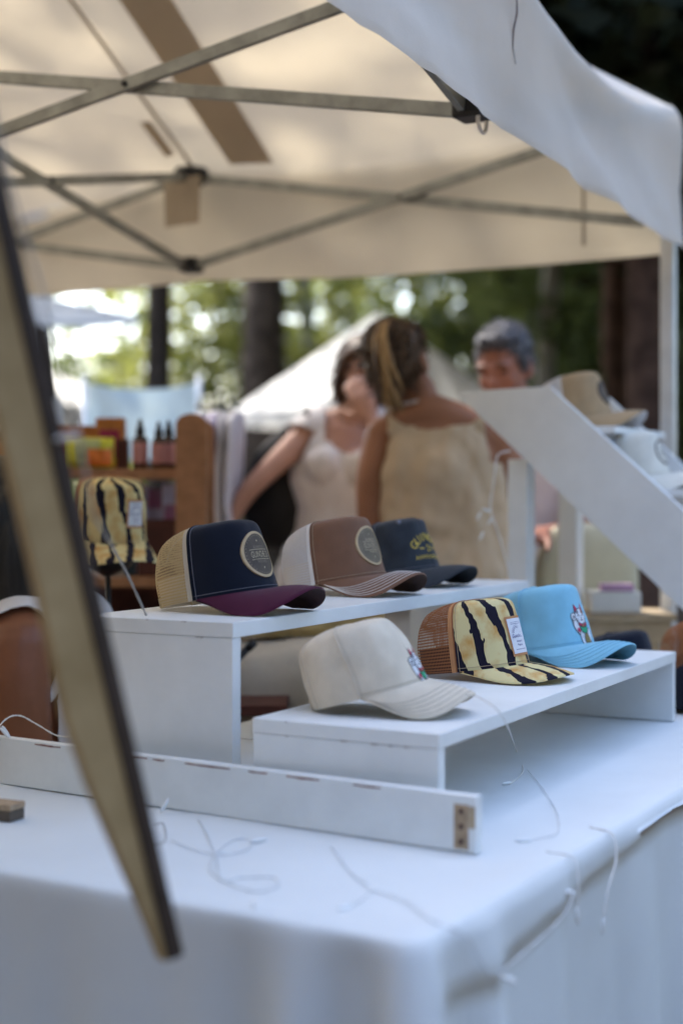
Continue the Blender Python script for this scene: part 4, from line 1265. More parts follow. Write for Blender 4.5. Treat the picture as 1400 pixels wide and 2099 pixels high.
def add_hand(B, wrist, d, palm_n, tagname='arm', curl=0.5, s=1.0, side=1):
    """palm and five unequal bent fingers; d = direction of the hand, palm_n = way the palm faces"""
    wrist = Vector(wrist); d = Vector(d).normalized(); n = Vector(palm_n); n = (n - d * n.dot(d)).normalized(); x = d.cross(n) * side
    B.limb([wrist, wrist + d * 0.035 * s, wrist + d * 0.085 * s], [(0.024 * s, 0.017 * s), (0.036 * s, 0.015 * s), (0.040 * s, 0.013 * s)], tagname, ref=x)
    for k, (o, L) in enumerate(((-0.030, 0.060), (-0.010, 0.076), (0.010, 0.080), (0.030, 0.070))):
        a = wrist + d * 0.085 * s + x * o * s
        pts = [a]
        ang = 0; p = a
        for seg_, fr in enumerate((0.45, 0.32, 0.23)):
            ang += curl * (0.7 + 0.12 * k)
            p = p + (d * math.cos(ang) + n * math.sin(ang)) * L * fr * s; pts.append(p)
        B.limb(pts, [0.0092 * s, 0.0088 * s, 0.0080 * s, 0.0068 * s], tagname, ref=x, seg=8, sm=2)
    a = wrist + d * 0.030 * s + x * 0.030 * s
    B.limb([a, a + (d * 0.5 + x * 0.7 + n * 0.4) * 0.035 * s, a + (d * 0.85 + x * 0.8 + n * 0.6) * 0.058 * s], [0.012 * s, 0.0105 * s, 0.008 * s], tagname, ref=n, seg=8, sm=2)

def torso(B, pelvis, chest, neck, lat, hipw=0.165, waistw=0.125, chestw=0.155, dep=0.105, bust=0.0, fwd=Vector((0, 1, 0))):
    pelvis, chest, neck = Vector(pelvis), Vector(chest), Vector(neck)
    wst = pelvis.lerp(chest, 0.45)
    B.limb([pelvis - Vector((0, 0, 0.03)), pelvis + (wst - pelvis) * 0.4, wst, chest, chest.lerp(neck, 0.55)],
           [(hipw, dep * 1.05), (hipw * 0.96, dep), (waistw, dep * 0.88), (chestw, dep), (chestw * 0.86, dep * 0.72)], 'torso', ref=lat, seg=20)
    B.limb([chest.lerp(neck, 0.5), neck, neck + (neck - chest).normalized() * 0.07], [(0.085, 0.062), (0.056, 0.054), (0.051, 0.052)], 'neck', ref=lat)

def legs(B, pelvis, lat, spread=0.09, fwd=Vector((0, 1, 0)), foot_fwd=1):
    for s in (-1, 1):
        h = Vector(pelvis) + lat * (s * spread)
        B.limb([h, Vector((h.x, h.y, 0.72)), Vector((h.x, h.y, 0.50)), Vector((h.x, h.y, 0.33)), Vector((h.x, h.y, 0.09))],
               [0.088, 0.078, 0.055, 0.054, 0.038], 'leg', ref=lat)
        B.limb([Vector((h.x, h.y, 0.04)) - fwd * 0.03, Vector((h.x, h.y, 0.035)) + fwd * 0.06, Vector((h.x, h.y, 0.028)) + fwd * 0.15], [(0.036, 0.034), (0.042, 0.030), (0.038, 0.022)], 'foot', ref=lat)

def off_all(B, O):
    B.geo = [([Vector(p) - O for p in v], f) for v, f in B.geo]; B.seg = [(c - O, r, t) for c, r, t in B.seg]

def person_root(label, x, y): return thing('person', label, 'person', (x, y, 0), 0)

def tufts(name, hair_o, n, length, m, parent, seed, up=0.0):
    rr = random.Random(seed); me = hair_o.data; V = me.vertices; g = []
    for _ in range(n):
        v = V[rr.randrange(len(V))]; p = v.co; nn = v.normal
        t = Vector((rr.gauss(0, 1), rr.gauss(0, 1), rr.gauss(0, 1))); t = (t - nn * t.dot(nn)).normalized()
        L = length * rr.uniform(0.5, 1.3)
        a = p - nn * 0.002; b = p + (nn * 0.55 + t * 0.6 + Vector((0, 0, up))) * L * 0.6; c = p + (nn * 0.7 + t * 1.1 + Vector((0, 0, up * 1.6))) * L
        g.append(tube_geo([a, b, c], [0.0035, 0.0026, 0.0006], 4))
    vv, ff = join_geo(g)
    return mesh_obj(name, vv, ff, m, parent, True)

def woman_back():
    root = person_root('person in a sleeveless tan top seen from behind, blond-streaked ponytail', 0.275, 4.02)
    O = Vector((0.275, 4.02, 0)); lat = Vector((0.99, 0.12, 0)).normalized(); fw = Vector((-0.12, 0.99, 0))
    B = Body()
    torso(B, (0.285, 4.02, 0.95), (0.280, 4.00, 1.24), (0.232, 4.01, 1.41), lat, 0.175, 0.150, 0.165, 0.112)
    # shoulders
    B.limb([(0.115, 4.00, 1.345), (0.20, 4.00, 1.385), (0.25, 4.0, 1.40), (0.33, 4.01, 1.375), (0.445, 4.03, 1.325)], [0.050, 0.058, 0.062, 0.060, 0.052], 'torso', ref=(0, 1, 0))
    legs(B, (0.285, 4.02, 0.93), lat, 0.09, fw)
    # near arm hangs, forearm brought forward; other arm likewise
    B.limb([(0.112, 4.00, 1.335), (0.085, 3.985, 1.22), (0.082, 3.99, 1.06)], [0.050, 0.045, 0.038], 'arm')
    B.limb([(0.082, 3.99, 1.06), (0.085, 4.10, 1.05), (0.105, 4.22, 1.07)], [0.038, 0.035, 0.026], 'arm')
    add_hand(B, (0.105, 4.22, 1.07), (0.15, 1, 0.1), (0.3, 0, -1), 'arm', 0.5)
    B.limb([(0.450, 4.03, 1.315), (0.485, 4.02, 1.20), (0.490, 4.03, 1.06)], [0.050, 0.045, 0.038], 'arm')
    B.limb([(0.490, 4.03, 1.06), (0.46, 4.14, 1.04), (0.41, 4.25, 1.05)], [0.038, 0.035, 0.026], 'arm')
    add_hand(B, (0.41, 4.25, 1.05), (-0.3, 1, 0.1), (-0.3, 0, -1), 'arm', 0.5, side=-1)
    hc = Vector((0.165, 4.03, 1.555))
    B.limb([(0.232, 4.01, 1.40), (0.205, 4.02, 1.46), (0.180, 4.03, 1.50)], [0.054, 0.052, 0.05], 'neck')
    q, rot = add_head(B, hc, R(150), R(-6), R(10))
    off_all(B, O)
    body = B.melt('body', M['skin_a'], root)
    q2 = lambda x, y, z: q(x, y, z) - O
    face_parts(q2, rot, root)
    def pred(co, tg):
        z = co[:, 2]; x = co[:, 0]
        nl = 1.352 + 1.6 * np.abs(x + 0.015) ** 1.7        # scooped at the back
        nl = np.where(np.abs(x + 0.015) > 0.135, 1.265, nl)
        return ((tg == 'torso') & (z < nl) & (z > 0.86)) | ((tg == 'neck') & (z < 1.33)) | ((tg == 'leg') & (z > 0.86))
    def flare(v):
        k = max(0.0, min(1.0, (1.30 - v.z) / 0.4))
        v = v.copy(); v.x = 0.01 + (v.x - 0.01) * (1 + 0.20 * k); v.y *= (1 + 0.16 * k); return v
    garment('linen_top', body, B, pred, 0.014, M['top_tan'], root, 0.016, 30, flare)
    garment('trousers', body, B, lambda co, tg: ((tg == 'leg') | (tg == 'torso')) & (co[:, 2] < 0.885) & (co[:, 2] > 0.10), 0.009, M['trouser_w'], root, 0.008)
    garment('shoe', body, B, lambda co, tg: (tg == 'foot') & (co[:, 2] < 0.085), 0.004, M['shoe'], root, 0.0)
    # hair: cap of dark hair drawn back, ponytail with light streaks
    H = Body()
    def hb(p, r): H.ball(q2(*p), r, 'h', rot)
    hb((0, 0.030, 0.040), (0.088, 0.092, 0.092)); hb((0, 0.055, -0.010), (0.082, 0.066, 0.076)); hb((0, -0.030, 0.078), (0.070, 0.060, 0.044))
    hb((0, 0.060, -0.050), (0.050, 0.045, 0.040))
    ho = H.melt('hair', M['hair_dark'], root, 0.006, 3)
    tufts('loose_hair', ho, 420, 0.022, M['hair_dark'], root, 3, -0.7)
    pr = random.Random(21); g = ([], [])
    for k in range(34):
        a_ = pr.uniform(0, 6.28); r_ = math.sqrt(pr.random())
        ox, oy = math.cos(a_) * r_, math.sin(a_) * r_
        dr = pr.gauss(0, 5.0); ln = pr.uniform(-34, 16)
        wd = [(802, 664, 3.915, 0.008), (790, 666, 3.872, 0.012), (781 + dr * 0.3, 698, 3.845, 0.017), (786 + dr * 0.7, 742, 3.842, 0.022), (796 + dr * 1.3, 790 + ln * 0.5, 3.855, 0.021), (808 + dr * 2.0, 842 + ln, 3.875, 0.012)]
        pts = [P(px + pr.uniform(-2, 2), py, d) - O + Vector((ox * w_, oy * w_ * 0.8, 0)) for px, py, d, w_ in wd]
        q_ = catmull(pts, 4)
        g[0 if pr.random() < 0.72 else 1].append(tube_geo(q_, [0.0070] * (len(q_) - 5) + [0.006, 0.005, 0.004, 0.0025, 0.001], 6))
    v, f = join_geo(g[0]); mesh_obj('ponytail', v, f, M['hair_blond'], root, True)
    v, f = join_geo(g[1]); mesh_obj('ponytail', v, f, M['hair_brown'], root, True)
    tube('hair_tie', [P(797, 668, 3.905) - O + Vector((0.026 * math.cos(a), 0.012 * math.sin(a) - 0.012, 0.016 * math.sin(a))) for a in np.linspace(0, 6.28, 14)], 0.006, M['hair_dark'], root)
    # thin necklace
    nk = [Vector((0.185 + 0.062 * math.cos(a), 4.015 - 0.060 * math.sin(a), 1.455 - 0.022 * math.sin(a) + 0.012 * math.cos(a))) - O for a in np.linspace(-0.4, math.pi + 0.4, 18)]
    tube('necklace', nk, 0.003, M['wire_white'], root)
woman_back()

def woman_front():
    root = person_root('person in a white tank top with a black shoulder bag, hand raised to the mouth', -0.01, 4.58)
    O = Vector((-0.01, 4.58, 0)); lat = Vector((0.98, 0.2, 0)).normalized(); fw = Vector((0.2, -0.98, 0))
    B = Body()
    torso(B, (-0.02, 4.60, 0.95), (-0.005, 4.58, 1.26), (0.045, 4.57, 1.425), lat, 0.165, 0.130, 0.150, 0.105)
    B.limb([(-0.115, 4.55, 1.375), (-0.03, 4.57, 1.405), (0.04, 4.575, 1.415), (0.12, 4.59, 1.40), (0.19, 4.60, 1.365)], [0.046, 0.052, 0.056, 0.052, 0.046], 'torso', ref=(0, 1, 0))
    B.ball((-0.055, 4.495, 1.27), (0.055, 0.045, 0.055), 'torso'); B.ball((0.055, 4.50, 1.27), (0.055, 0.045, 0.055), 'torso')
    legs(B, (-0.02, 4.60, 0.93), lat, 0.085, fw)
    B.limb([(-0.120, 4.545, 1.365), (-0.175, 4.51, 1.31), (-0.245, 4.47, 1.24)], [0.044, 0.040, 0.034], 'arm')
    B.limb([(-0.245, 4.47, 1.24), (-0.30, 4.45, 1.18), (-0.345, 4.44, 1.10)], [0.034, 0.031, 0.023], 'arm')
    add_hand(B, (-0.345, 4.44, 1.10), (-0.35, -0.1, -0.9), (1, 0.2, -0.3), 'arm', 0.4)
    B.limb([(0.20, 4.60, 1.355), (0.21, 4.52, 1.25), (0.175, 4.45, 1.20)], [0.044, 0.040, 0.034], 'arm')
    B.limb([(0.175, 4.45, 1.20), (0.14, 4.42, 1.30), (0.092, 4.41, 1.41)], [0.034, 0.031, 0.022], 'arm')
    add_hand(B, (0.092, 4.41, 1.41), (-0.42, 0.05, 0.9), (0.0, 1, 0.2), 'arm', 0.35, side=1)
    hc = Vector((0.070, 4.545, 1.565))
    B.limb([(0.045, 4.57, 1.41), (0.055, 4.565, 1.46), (0.065, 4.56, 1.50)], [0.050, 0.048, 0.047], 'neck')
    q, rot = add_head(B, hc, R(12), R(10), R(4))
    off_all(B, O)
    body = B.melt('body', M['skin_b'], root)
    q2 = lambda x, y, z: q(x, y, z) - O
    face_parts(q2, rot, root)
    def pred(co, tg):
        z = co[:, 2]; x = co[:, 0]; y = co[:, 1]
        strap = (np.abs(np.abs(x - 0.03) - 0.095) < 0.028)
        neckl = 1.305 + 2.6 * np.abs(x - 0.045) ** 1.6
        return ((tg == 'torso') & (z > 0.88) & ((z < neckl) | (z < 1.29) | (strap & (z < 1.47)))) | ((tg == 'leg') & (z > 0.88))
    garment('tank_top', body, B, pred, 0.010, M['top_white'], root, 0.012, 28)
    garment('trousers', body, B, lambda co, tg: ((tg == 'leg') | (tg == 'torso')) & (co[:, 2] < 0.895) & (co[:, 2] > 0.10), 0.008, M['denim'], root, 0.006)
    garment('shoe', body, B, lambda co, tg: (tg == 'foot') & (co[:, 2] < 0.085), 0.004, M['shoe'], root, 0.0)
    H = Body()
    def hb(p, r): H.ball(q2(*p), r, 'h', rot)
    hb((0, 0.030, 0.045), (0.084, 0.088, 0.084)); hb((0, -0.030, 0.088), (0.062, 0.050, 0.026)); hb((0, 0.055, -0.03), (0.074, 0.060, 0.09))
    for sx in (-1, 1):
        H.limb([q2(sx * 0.030, -0.060, 0.088), q2(sx * 0.066, -0.040, 0.050), q2(sx * 0.078, -0.012, -0.01), q2(sx * 0.074, 0.015, -0.06), q2(sx * 0.06, 0.03, -0.10)], [0.016, 0.020, 0.020, 0.020, 0.012], 'h')
    ho = H.melt('hair', M['hair_brown'], root, 0.006, 3)
    tufts('loose_hair', ho, 300, 0.022, M['hair_brown'], root, 5, -0.8)
    # --- shoulder bag, a thing of its own
    bg_ = thing('shoulder_bag', 'large soft black bag hanging from the shoulder of the person in white', 'bag', (-0.19, 4.66, 1.02), 0)
    OB = Vector((-0.19, 4.66, 1.02))
    G = Body()
    G.limb([(-0.185, 4.585, 1.06), (-0.19, 4.585, 1.15), (-0.18, 4.60, 1.27), (-0.145, 4.61, 1.37)], [(0.115, 0.06), (0.135, 0.068), (0.115, 0.06), (0.060, 0.035)], 'b', ref=(1, 0, 0))
    off_all(G, OB)
    G.melt('pouch', M['bag'], bg_, 0.008, 4)
    for dx in (-0.012, 0.02):
        tube('strap', [Vector(p) - OB for p in catmull([(-0.155 + dx, 4.665, 1.33), (-0.125 + dx, 4.62, 1.40), (-0.095 + dx, 4.585, 1.452), (-0.085 + dx, 4.66, 1.41), (-0.13 + dx, 4.70, 1.33)], 5)], 0.011, M['bag'], bg_)
woman_front()

def man_side():
    root = person_root('person with short grey hair and white shirt looking down behind the step display', 0.56, 4.45)
    O = Vector((0.56, 4.45, 0)); lat = Vector((0.85, -0.5, 0)).normalized(); fw = Vector((-0.5, -0.85, 0))
    B = Body()
    torso(B, (0.575, 4.48, 0.95), (0.575, 4.46, 1.27), (0.545, 4.43, 1.43), lat, 0.165, 0.160, 0.185, 0.125)
    B.limb([(0.405, 4.54, 1.355), (0.48, 4.49, 1.40), (0.55, 4.45, 1.415), (0.63, 4.41, 1.40), (0.725, 4.36, 1.355)], [0.058, 0.064, 0.068, 0.064, 0.058], 'torso', ref=(0, 0, 1))
    legs(B, (0.575, 4.48, 0.93), lat, 0.095, fw)
    B.limb([(0.73, 4.355, 1.345), (0.735, 4.32, 1.24), (0.715, 4.29, 1.10)], [0.056, 0.052, 0.044], 'arm')
    B.limb([(0.715, 4.29, 1.10), (0.65, 4.20, 1.06), (0.58, 4.11, 1.06)], [0.044, 0.040, 0.029], 'arm')
    add_hand(B, (0.58, 4.11, 1.06), (-0.7, -0.7, 0.0), (0, 0, -1), 'arm', 0.5, 1.08)
    B.limb([(0.40, 4.545, 1.345), (0.40, 4.47, 1.24), (0.44, 4.38, 1.11)], [0.056, 0.052, 0.044], 'arm')
    B.limb([(0.44, 4.38, 1.11), (0.47, 4.28, 1.07), (0.50, 4.17, 1.08)], [0.044, 0.040, 0.029], 'arm')
    add_hand(B, (0.50, 4.17, 1.08), (0.2, -0.9, 0.0), (0, 0, -1), 'arm', 0.5, 1.08, side=-1)
    hc = Vector((0.500, 4.375, 1.572))
    B.limb([(0.545, 4.43, 1.41), (0.528, 4.41, 1.47), (0.512, 4.39, 1.51)], [0.062, 0.060, 0.058], 'neck')
    q, rot = add_head(B, hc, R(-32), R(20), R(-2), 1.06)
    off_all(B, O)
    body = B.melt('body', M['skin_c'], root)
    q2 = lambda x, y, z: q(x, y, z) - O
    face_parts(q2, rot, root, 1.06)
    def pred(co, tg):
        z = co[:, 2]
        return ((tg == 'torso') & (z > 0.90) & (z < 1.50)) | ((tg == 'neck') & (z < 1.435)) | ((tg == 'arm') & (z > 1.215)) | ((tg == 'leg') & (z > 0.9))
    garment('shirt', body, B, pred, 0.012, M['shirt_w'], root, 0.010, 14)
    garment('trousers', body, B, lambda co, tg: ((tg == 'leg') | (tg == 'torso')) & (co[:, 2] < 0.92) & (co[:, 2] > 0.10), 0.009, M['denim'], root, 0.006)
    garment('shoe', body, B, lambda co, tg: (tg == 'foot') & (co[:, 2] < 0.085), 0.004, M['shoe'], root, 0.0)
    H = Body()
    def hb(p, r): H.ball(q2(*p), tuple(k * 1.06 for k in r), 'h', rot)
    hb((0, 0.020, 0.052), (0.080, 0.090, 0.076)); hb((0, 0.060, 0.0), (0.070, 0.050, 0.070)); hb((0, -0.040, 0.092), (0.056, 0.044, 0.026))
    for sx in (-1, 1): hb((sx * 0.066, -0.006, 0.020), (0.015, 0.030, 0.040))
    ho = H.melt('hair', M['hair_grey'], root, 0.006, 2)
    tufts('short_hair', ho, 700, 0.012, M['hair_grey'], root, 4)
man_side()

def seated():
    root = person_root('seated person with black hair and white sleeveless top at the left edge', -0.66, 2.66)
    O = Vector((-0.66, 2.66, 0)); lat = Vector((0.25, 0.97, 0)).normalized(); fw = Vector((0.97, -0.25, 0))
    B = Body()
    B.limb([(-0.565, 2.70, 0.50), (-0.560, 2.70, 0.62), (-0.540, 2.69, 0.78), (-0.540, 2.68, 0.90)], [(0.17, 0.12), (0.155, 0.115), (0.15, 0.115), (0.13, 0.085)], 'torso', ref=lat, seg=20)
    B.limb([(-0.585, 2.56, 0.915), (-0.555, 2.64, 0.945), (-0.550, 2.72, 0.945), (-0.515, 2.83, 0.915)], [0.058, 0.060, 0.060, 0.056], 'torso', ref=(0, 0, 1))
    # near upper arm, forearm resting forward
    B.limb([(-0.575, 2.545, 0.905), (-0.573, 2.525, 0.82), (-0.557, 2.52, 0.70)], [0.060, 0.058, 0.047], 'arm')
    B.limb([(-0.557, 2.52, 0.70), (-0.465, 2.55, 0.64), (-0.355, 2.62, 0.60)], [0.047, 0.042, 0.028], 'arm')
    add_hand(B, (-0.355, 2.62, 0.60), (0.9, 0.4, -0.1), (0, 0, -1), 'arm', 0.5)
    B.limb([(-0.510, 2.84, 0.905), (-0.485, 2.88, 0.80), (-0.455, 2.86, 0.68)], [0.056, 0.052, 0.046], 'arm')
    B.limb([(-0.455, 2.86, 0.68), (-0.375, 2.81, 0.63), (-0.305, 2.76, 0.60)], [0.046, 0.042, 0.028], 'arm')
    add_hand(B, (-0.305, 2.76, 0.60), (0.8, -0.5, -0.1), (0, 0, -1), 'arm', 0.5, side=-1)
    for s in (-1, 1):
        h = Vector((-0.545, 2.69, 0.52)) + lat * (0.09 * s)
        k = h + fw * 0.40 + Vector((0, 0, -0.02))
        B.limb([h, h + fw * 0.2, k], [0.088, 0.078, 0.058], 'leg', ref=lat)
        B.limb([k, k + Vector((0.01, 0, -0.2)), Vector((k.x, k.y, 0.08))], [0.056, 0.052, 0.036], 'leg', ref=lat)
        B.limb([Vector((k.x, k.y, 0.04)), Vector((k.x, k.y, 0.03)) + fw * 0.14], [(0.036, 0.032), (0.036, 0.022)], 'foot', ref=lat)
    B.limb([(-0.56, 2.69, 0.93), (-0.59, 2.685, 0.99), (-0.60, 2.68, 1.05)], [0.056, 0.052, 0.05], 'neck')
    hc = Vector((-0.620, 2.67, 1.115))
    q, rot = add_head(B, hc, R(76), R(14), 0)
    off_all(B, O)
    body = B.melt('body', M['skin_d'], root)
    q2 = lambda x, y, z: q(x, y, z) - O
    face_parts(q2, rot, root)
    def pred(co, tg):
        z = co[:, 2]
        return ((tg == 'torso') & (z < 0.99)) | ((tg == 'leg') & (z > 0.55))
    garment('sleeveless_top', body, B, pred, 0.010, M['top_white'], root, 0.006, 18)
    garment('trousers', body, B, lambda co, tg: (tg == 'leg') & (co[:, 2] > 0.10), 0.008, M['denim_dk'], root, 0.005)
    # rolled edge of the armhole
    arm = []
    for a in np.linspace(0, 2 * math.pi, 30):
        arm.append(Vector((-0.573 + 0.078 * math.sin(a), 2.555 + 0.012 * math.cos(a) - 0.004, 0.885 + 0.095 * math.cos(a))) - O)
    tube('armhole_trim', arm, 0.010, M['top_white'], root, 8)
    H = Body()
    def hb(p, r): H.ball(q2(*p), r, 'h', rot)
    hb((0, 0.025, 0.045), (0.088, 0.094, 0.086)); hb((0, 0.060, -0.04), (0.088, 0.066, 0.10))
    for sx in (-1, 1):
        H.limb([q2(sx * 0.05, -0.03, 0.075), q2(sx * 0.080, 0.0, 0.01), q2(sx * 0.084, 0.02, -0.07), q2(sx * 0.080, 0.03, -0.13), q2(sx * 0.070, 0.035, -0.17)], [0.028, 0.034, 0.036, 0.034, 0.020], 'h')
    H.limb([q2(0, 0.075, 0.0), q2(0, 0.085, -0.08), q2(0, 0.085, -0.16), q2(0, 0.08, -0.20)], [(0.07, 0.04), (0.085, 0.045), (0.08, 0.04), (0.06, 0.025)], 'h')
    H.ball(Vector((-0.60, 2.605, 1.045)) - O, (0.075, 0.050, 0.115), 'h'); H.ball(Vector((-0.575, 2.60, 0.985)) - O, (0.055, 0.040, 0.06), 'h')
    H.melt('hair', M['hair_black'], root, 0.006, 3)
    # the stool
    st = thing('stool', 'dark wooden stool under the seated person', 'stool', (-0.55, 2.70, 0), 0)
    lathe('seat', [(0.16, 0.40), (0.17, 0.41), (0.17, 0.425), (0.15, 0.432)], M['dark_wood'], st, 24)
    for a in (45, 135, 225, 315):
        c, s = math.cos(R(a)), math.sin(R(a))
        tube('leg', [(0.12 * c, 0.12 * s, 0.405), (0.16 * c, 0.16 * s, 0.0)], 0.014, M['dark_wood'], st, 8)
seated()

# ------------------------------------------------------------------ the neighbour's wooden rack and its goods
M['lbl_pink'] = mat('label_pink', (0.52, 0.25, 0.25), 0.6, 0.06, 30)
M['amber'] = mat('amber_glass', (0.045, 0.016, 0.010), 0.15, 0.2, 20, spec=0.6)
M['yellow_foil'] = mat('foil_yellow', (0.62, 0.62, 0.03), 0.3, 0.25, 30, 0.5, 40, 0.6)
M['orange_foil'] = mat('foil_orange', (0.80, 0.22, 0.04), 0.25, 0.2, 30, 0.5, 40, 0.6)
M['sage'] = mat('foil_sage', (0.40, 0.45, 0.20), 0.35, 0.2, 30, 0.4, 40, 0.5)
M['orange_box'] = mat('orange_box', (0.45, 0.17, 0.04), 0.6, 0.25, 25)
M['pink_print'] = mat('pink_print', (0.55, 0.45, 0.62), 0.7, 0.5, 25, col2=(0.50, 0.14, 0.30))
M['lilac'] = mat('lilac_paper', (0.60, 0.56, 0.74), 0.7, 0.15, 20)
M['teal_dk'] = mat('teal_dark', (0.05, 0.09, 0.13), 0.6, 0.3, 20)
M['cloth_mint'] = mat('banner_mint', (0.50, 0.62, 0.66), 0.8, 0.08, 6, trans=0.2, tcol=(0.5, 0.6, 0.62))
M['glass_grey'] = mat('jar_grey', (0.28, 0.26, 0.22), 0.2, 0.2, 20, spec=0.6)
M['magenta'] = mat('magenta_box', (0.32, 0.02, 0.09), 0.6, 0.2, 20)
M['creamware'] = mat('cream_paper', (0.72, 0.66, 0.50), 0.7, 0.1, 20)
M['wicker'] = mat('wicker', (0.36, 0.26, 0.13), 0.8, 0.3, 60, 0.5, 120)
M['linen_sack'] = mat('linen_sack', (0.50, 0.45, 0.37), 0.9, 0.12, 9, 0.4, 200)
M['chair_cream'] = mat('chair_cream', (0.50, 0.47, 0.34), 0.8, 0.08, 9, 0.3, 200)
M['ochre'] = mat('ochre_wood', (0.42, 0.30, 0.12), 0.7, 0.2, 25)

RKD = 3.62
RK_SH = [1.245, 0.965, 0.66, 0.30]
def build_rack():
    t = thing('wooden_rack', 'reddish wooden shelf rack with rounded posts in the left background', 'rack', (-0.75, RKD, 0), 0)
    O = Vector((-0.75, RKD, 0))
    xr = (392 - 700) / FPX * RKD; xl = -1.32
    for x in (xr, xl):
        for y in (0.0, 0.30):
            poly = []
            w_ = 0.040 if y == 0 else 0.03
            top = 1.385
            for a in range(0, 181, 15):
                poly.append((w_ * math.cos(R(a)), top - 0.03 + 0.03 * math.sin(R(a))))
            poly = [(w_, 0.0)] + poly + [(-w_, 0.0)]
            extrude_poly('post', poly, Vector((x - O.x, y, 0)), Vector((1, 0, 0)), Vector((0, 0, 1)), Vector((0, 1, 0)), 0.035, M['rack_wood'], t, 0.003)
    for z in RK_SH:
        for k, y in enumerate((0.055, 0.145, 0.235)):
            box('shelf_slat', (xr - xl - 0.006, 0.082, 0.026), Vector(((xr + xl) / 2 - O.x, y + 0.02, z - 0.013)), M['rack_wood'], t, 0.002)
    for i in range(6):
        z0 = 0.10 + i * 0.14
        box('back_board', (xr - xl - 0.01, 0.012, 0.136), Vector(((xr + xl) / 2 - O.x, 0.325, z0 + 0.07)), M['rack_dark'], t, 0.002)
build_rack()

def rx(px, d=RKD + 0.12): return (px - 700) / FPX * d
GSH = 'goods on the wooden rack'
def dropper(label, px, d, z, s=1.0):
    t = thing('bottle', label, 'bottle', (rx(px, d), d, z), 0, GSH)
    lathe('glass_body', [(0.020 * s, 0), (0.0215 * s, 0.004), (0.0215 * s, 0.078 * s), (0.018 * s, 0.086 * s), (0.010 * s, 0.092 * s), (0.010 * s, 0.098 * s)], M['amber'], t, 18)
    lathe('paper_label', [(0.0219 * s, 0.014 * s), (0.0221 * s, 0.016 * s), (0.0221 * s, 0.070 * s), (0.0219 * s, 0.072 * s)], M['lbl_pink'], t, 18)
    lathe('cap', [(0.0125 * s, 0.094 * s), (0.0125 * s, 0.108 * s), (0.0095 * s, 0.112 * s), (0.006 * s, 0.130 * s), (0.002 * s, 0.138 * s)], M['black_plastic'], t, 14)
dropper('dark bottle with pink label and pointed black cap, leftmost of three', 288, RKD + 0.10, RK_SH[0] + 0.001, 0.95)
dropper('dark bottle with pink label, middle one of three on the rack', 326, RKD + 0.10, RK_SH[0] + 0.001, 0.90)
dropper('dark bottle with pink label beside the rack post, rightmost of three', 346, RKD + 0.16, RK_SH[0] + 0.001, 0.95)

def pillow_pack(label, px, d, z, w_, h, m1, m2, m3):
    t = thing('snack_packet', label, 'packet', (rx(px, d), d, z), 0, GSH)
    n, k = 18, 10
    def side(sg, nm, m, x0, x1, y0, y1, off):
        vs = []; fs = []
        for i in range(n + 1):
            for j in range(k + 1):
                u = x0 + (x1 - x0) * i / n; v = y0 + (y1 - y0) * j / k
                bl = (max(0, math.sin(math.pi * u)) ** 0.6) * (max(0, math.sin(math.pi * v)) ** 0.5)
                cr = 0.004 * fbm(u * 9 + sg, v * 7, 3.0)
                vs.append(((u - 0.5) * w_, sg * (0.028 * bl + off) + cr * bl, v * h))
        for i in range(n):
            for j in range(k):
                a = i * (k + 1) + j; fs.append((a, a + k + 1, a + k + 2, a + 1))
        return mesh_obj(nm, vs, fs, M[m], t, True)
    side(-1, 'front', m1, 0, 1, 0, 1, 0); side(1, 'back', m1, 0, 1, 0, 1, 0)
    side(-1, 'print', m2, 0.28, 0.75, 0.10, 0.95, 0.0025); side(-1, 'print', m3, 0.50, 0.97, 0.08, 0.62, 0.0045)
    return t
pillow_pack('crinkled yellow and orange foil packet on the rack', 182, RKD + 0.075, RK_SH[0] + 0.001, 0.135, 0.080, 'yellow_foil', 'sage', 'orange_foil')

def carton(label, px, d, z, size, m, m2=None, rz=0.0, cat='box', name='carton'):
    t = thing(name, label, cat, (rx(px, d), d, z), rz, GSH)
    w_, dp, h = size
    box('body', size, Vector((0, 0, h / 2 + 0.0005)), M[m], t, 0.0015)
    if m2:
        box('panel_print', (w_ * 0.7, 0.001, h * 0.55), Vector((0, -dp / 2 - 0.0008, h * 0.5)), M[m2], t, 0)
    box('lid_flap', (w_ * 0.98, dp * 0.98, 0.002), Vector((0, 0, h + 0.002)), M[m], t, 0.0005)
    return t
S0 = RK_SH[0] + 0.0005; S1 = RK_SH[1] + 0.0005; S2 = RK_SH[2] + 0.0005
carton('orange box standing behind the foil packet', 228, RKD + 0.20, S0, (0.075, 0.05, 0.135), 'orange_box', 'magenta')
carton('small brown box next to the orange box', 253, RKD + 0.12, S0, (0.030, 0.03, 0.075), 'rack_dark', None)
carton('magenta box left of the foil packet', 113, RKD + 0.14, S0, (0.035, 0.05, 0.075), 'magenta', None)
carton('wide brown carton behind the packet', 140, RKD + 0.22, S0, (0.16, 0.05, 0.115), 'orange_box', 'rack_wood')
carton('dark carton at the left end of the top shelf', 20, RKD + 0.16, S0, (0.13, 0.08, 0.10), 'rack_dark', 'orange_box')
carton('lilac card leaning on the second shelf', 282, RKD + 0.20, S1, (0.055, 0.012, 0.235), 'lilac', 'pink_print')
carton('pink and lilac patterned card on the second shelf', 320, RKD + 0.22, S1, (0.085, 0.012, 0.225), 'pink_print', 'lilac', name='patterned_card', cat='card')
carton('white card with pink print beside the right post', 350, RKD + 0.19, S1, (0.045, 0.012, 0.24), 'lilac', 'pink_print', name='patterned_card', cat='card')
carton('low dark red carton on the second shelf', 325, RKD + 0.12, S1, (0.10, 0.07, 0.145), 'rack_dark', 'rack_dark')
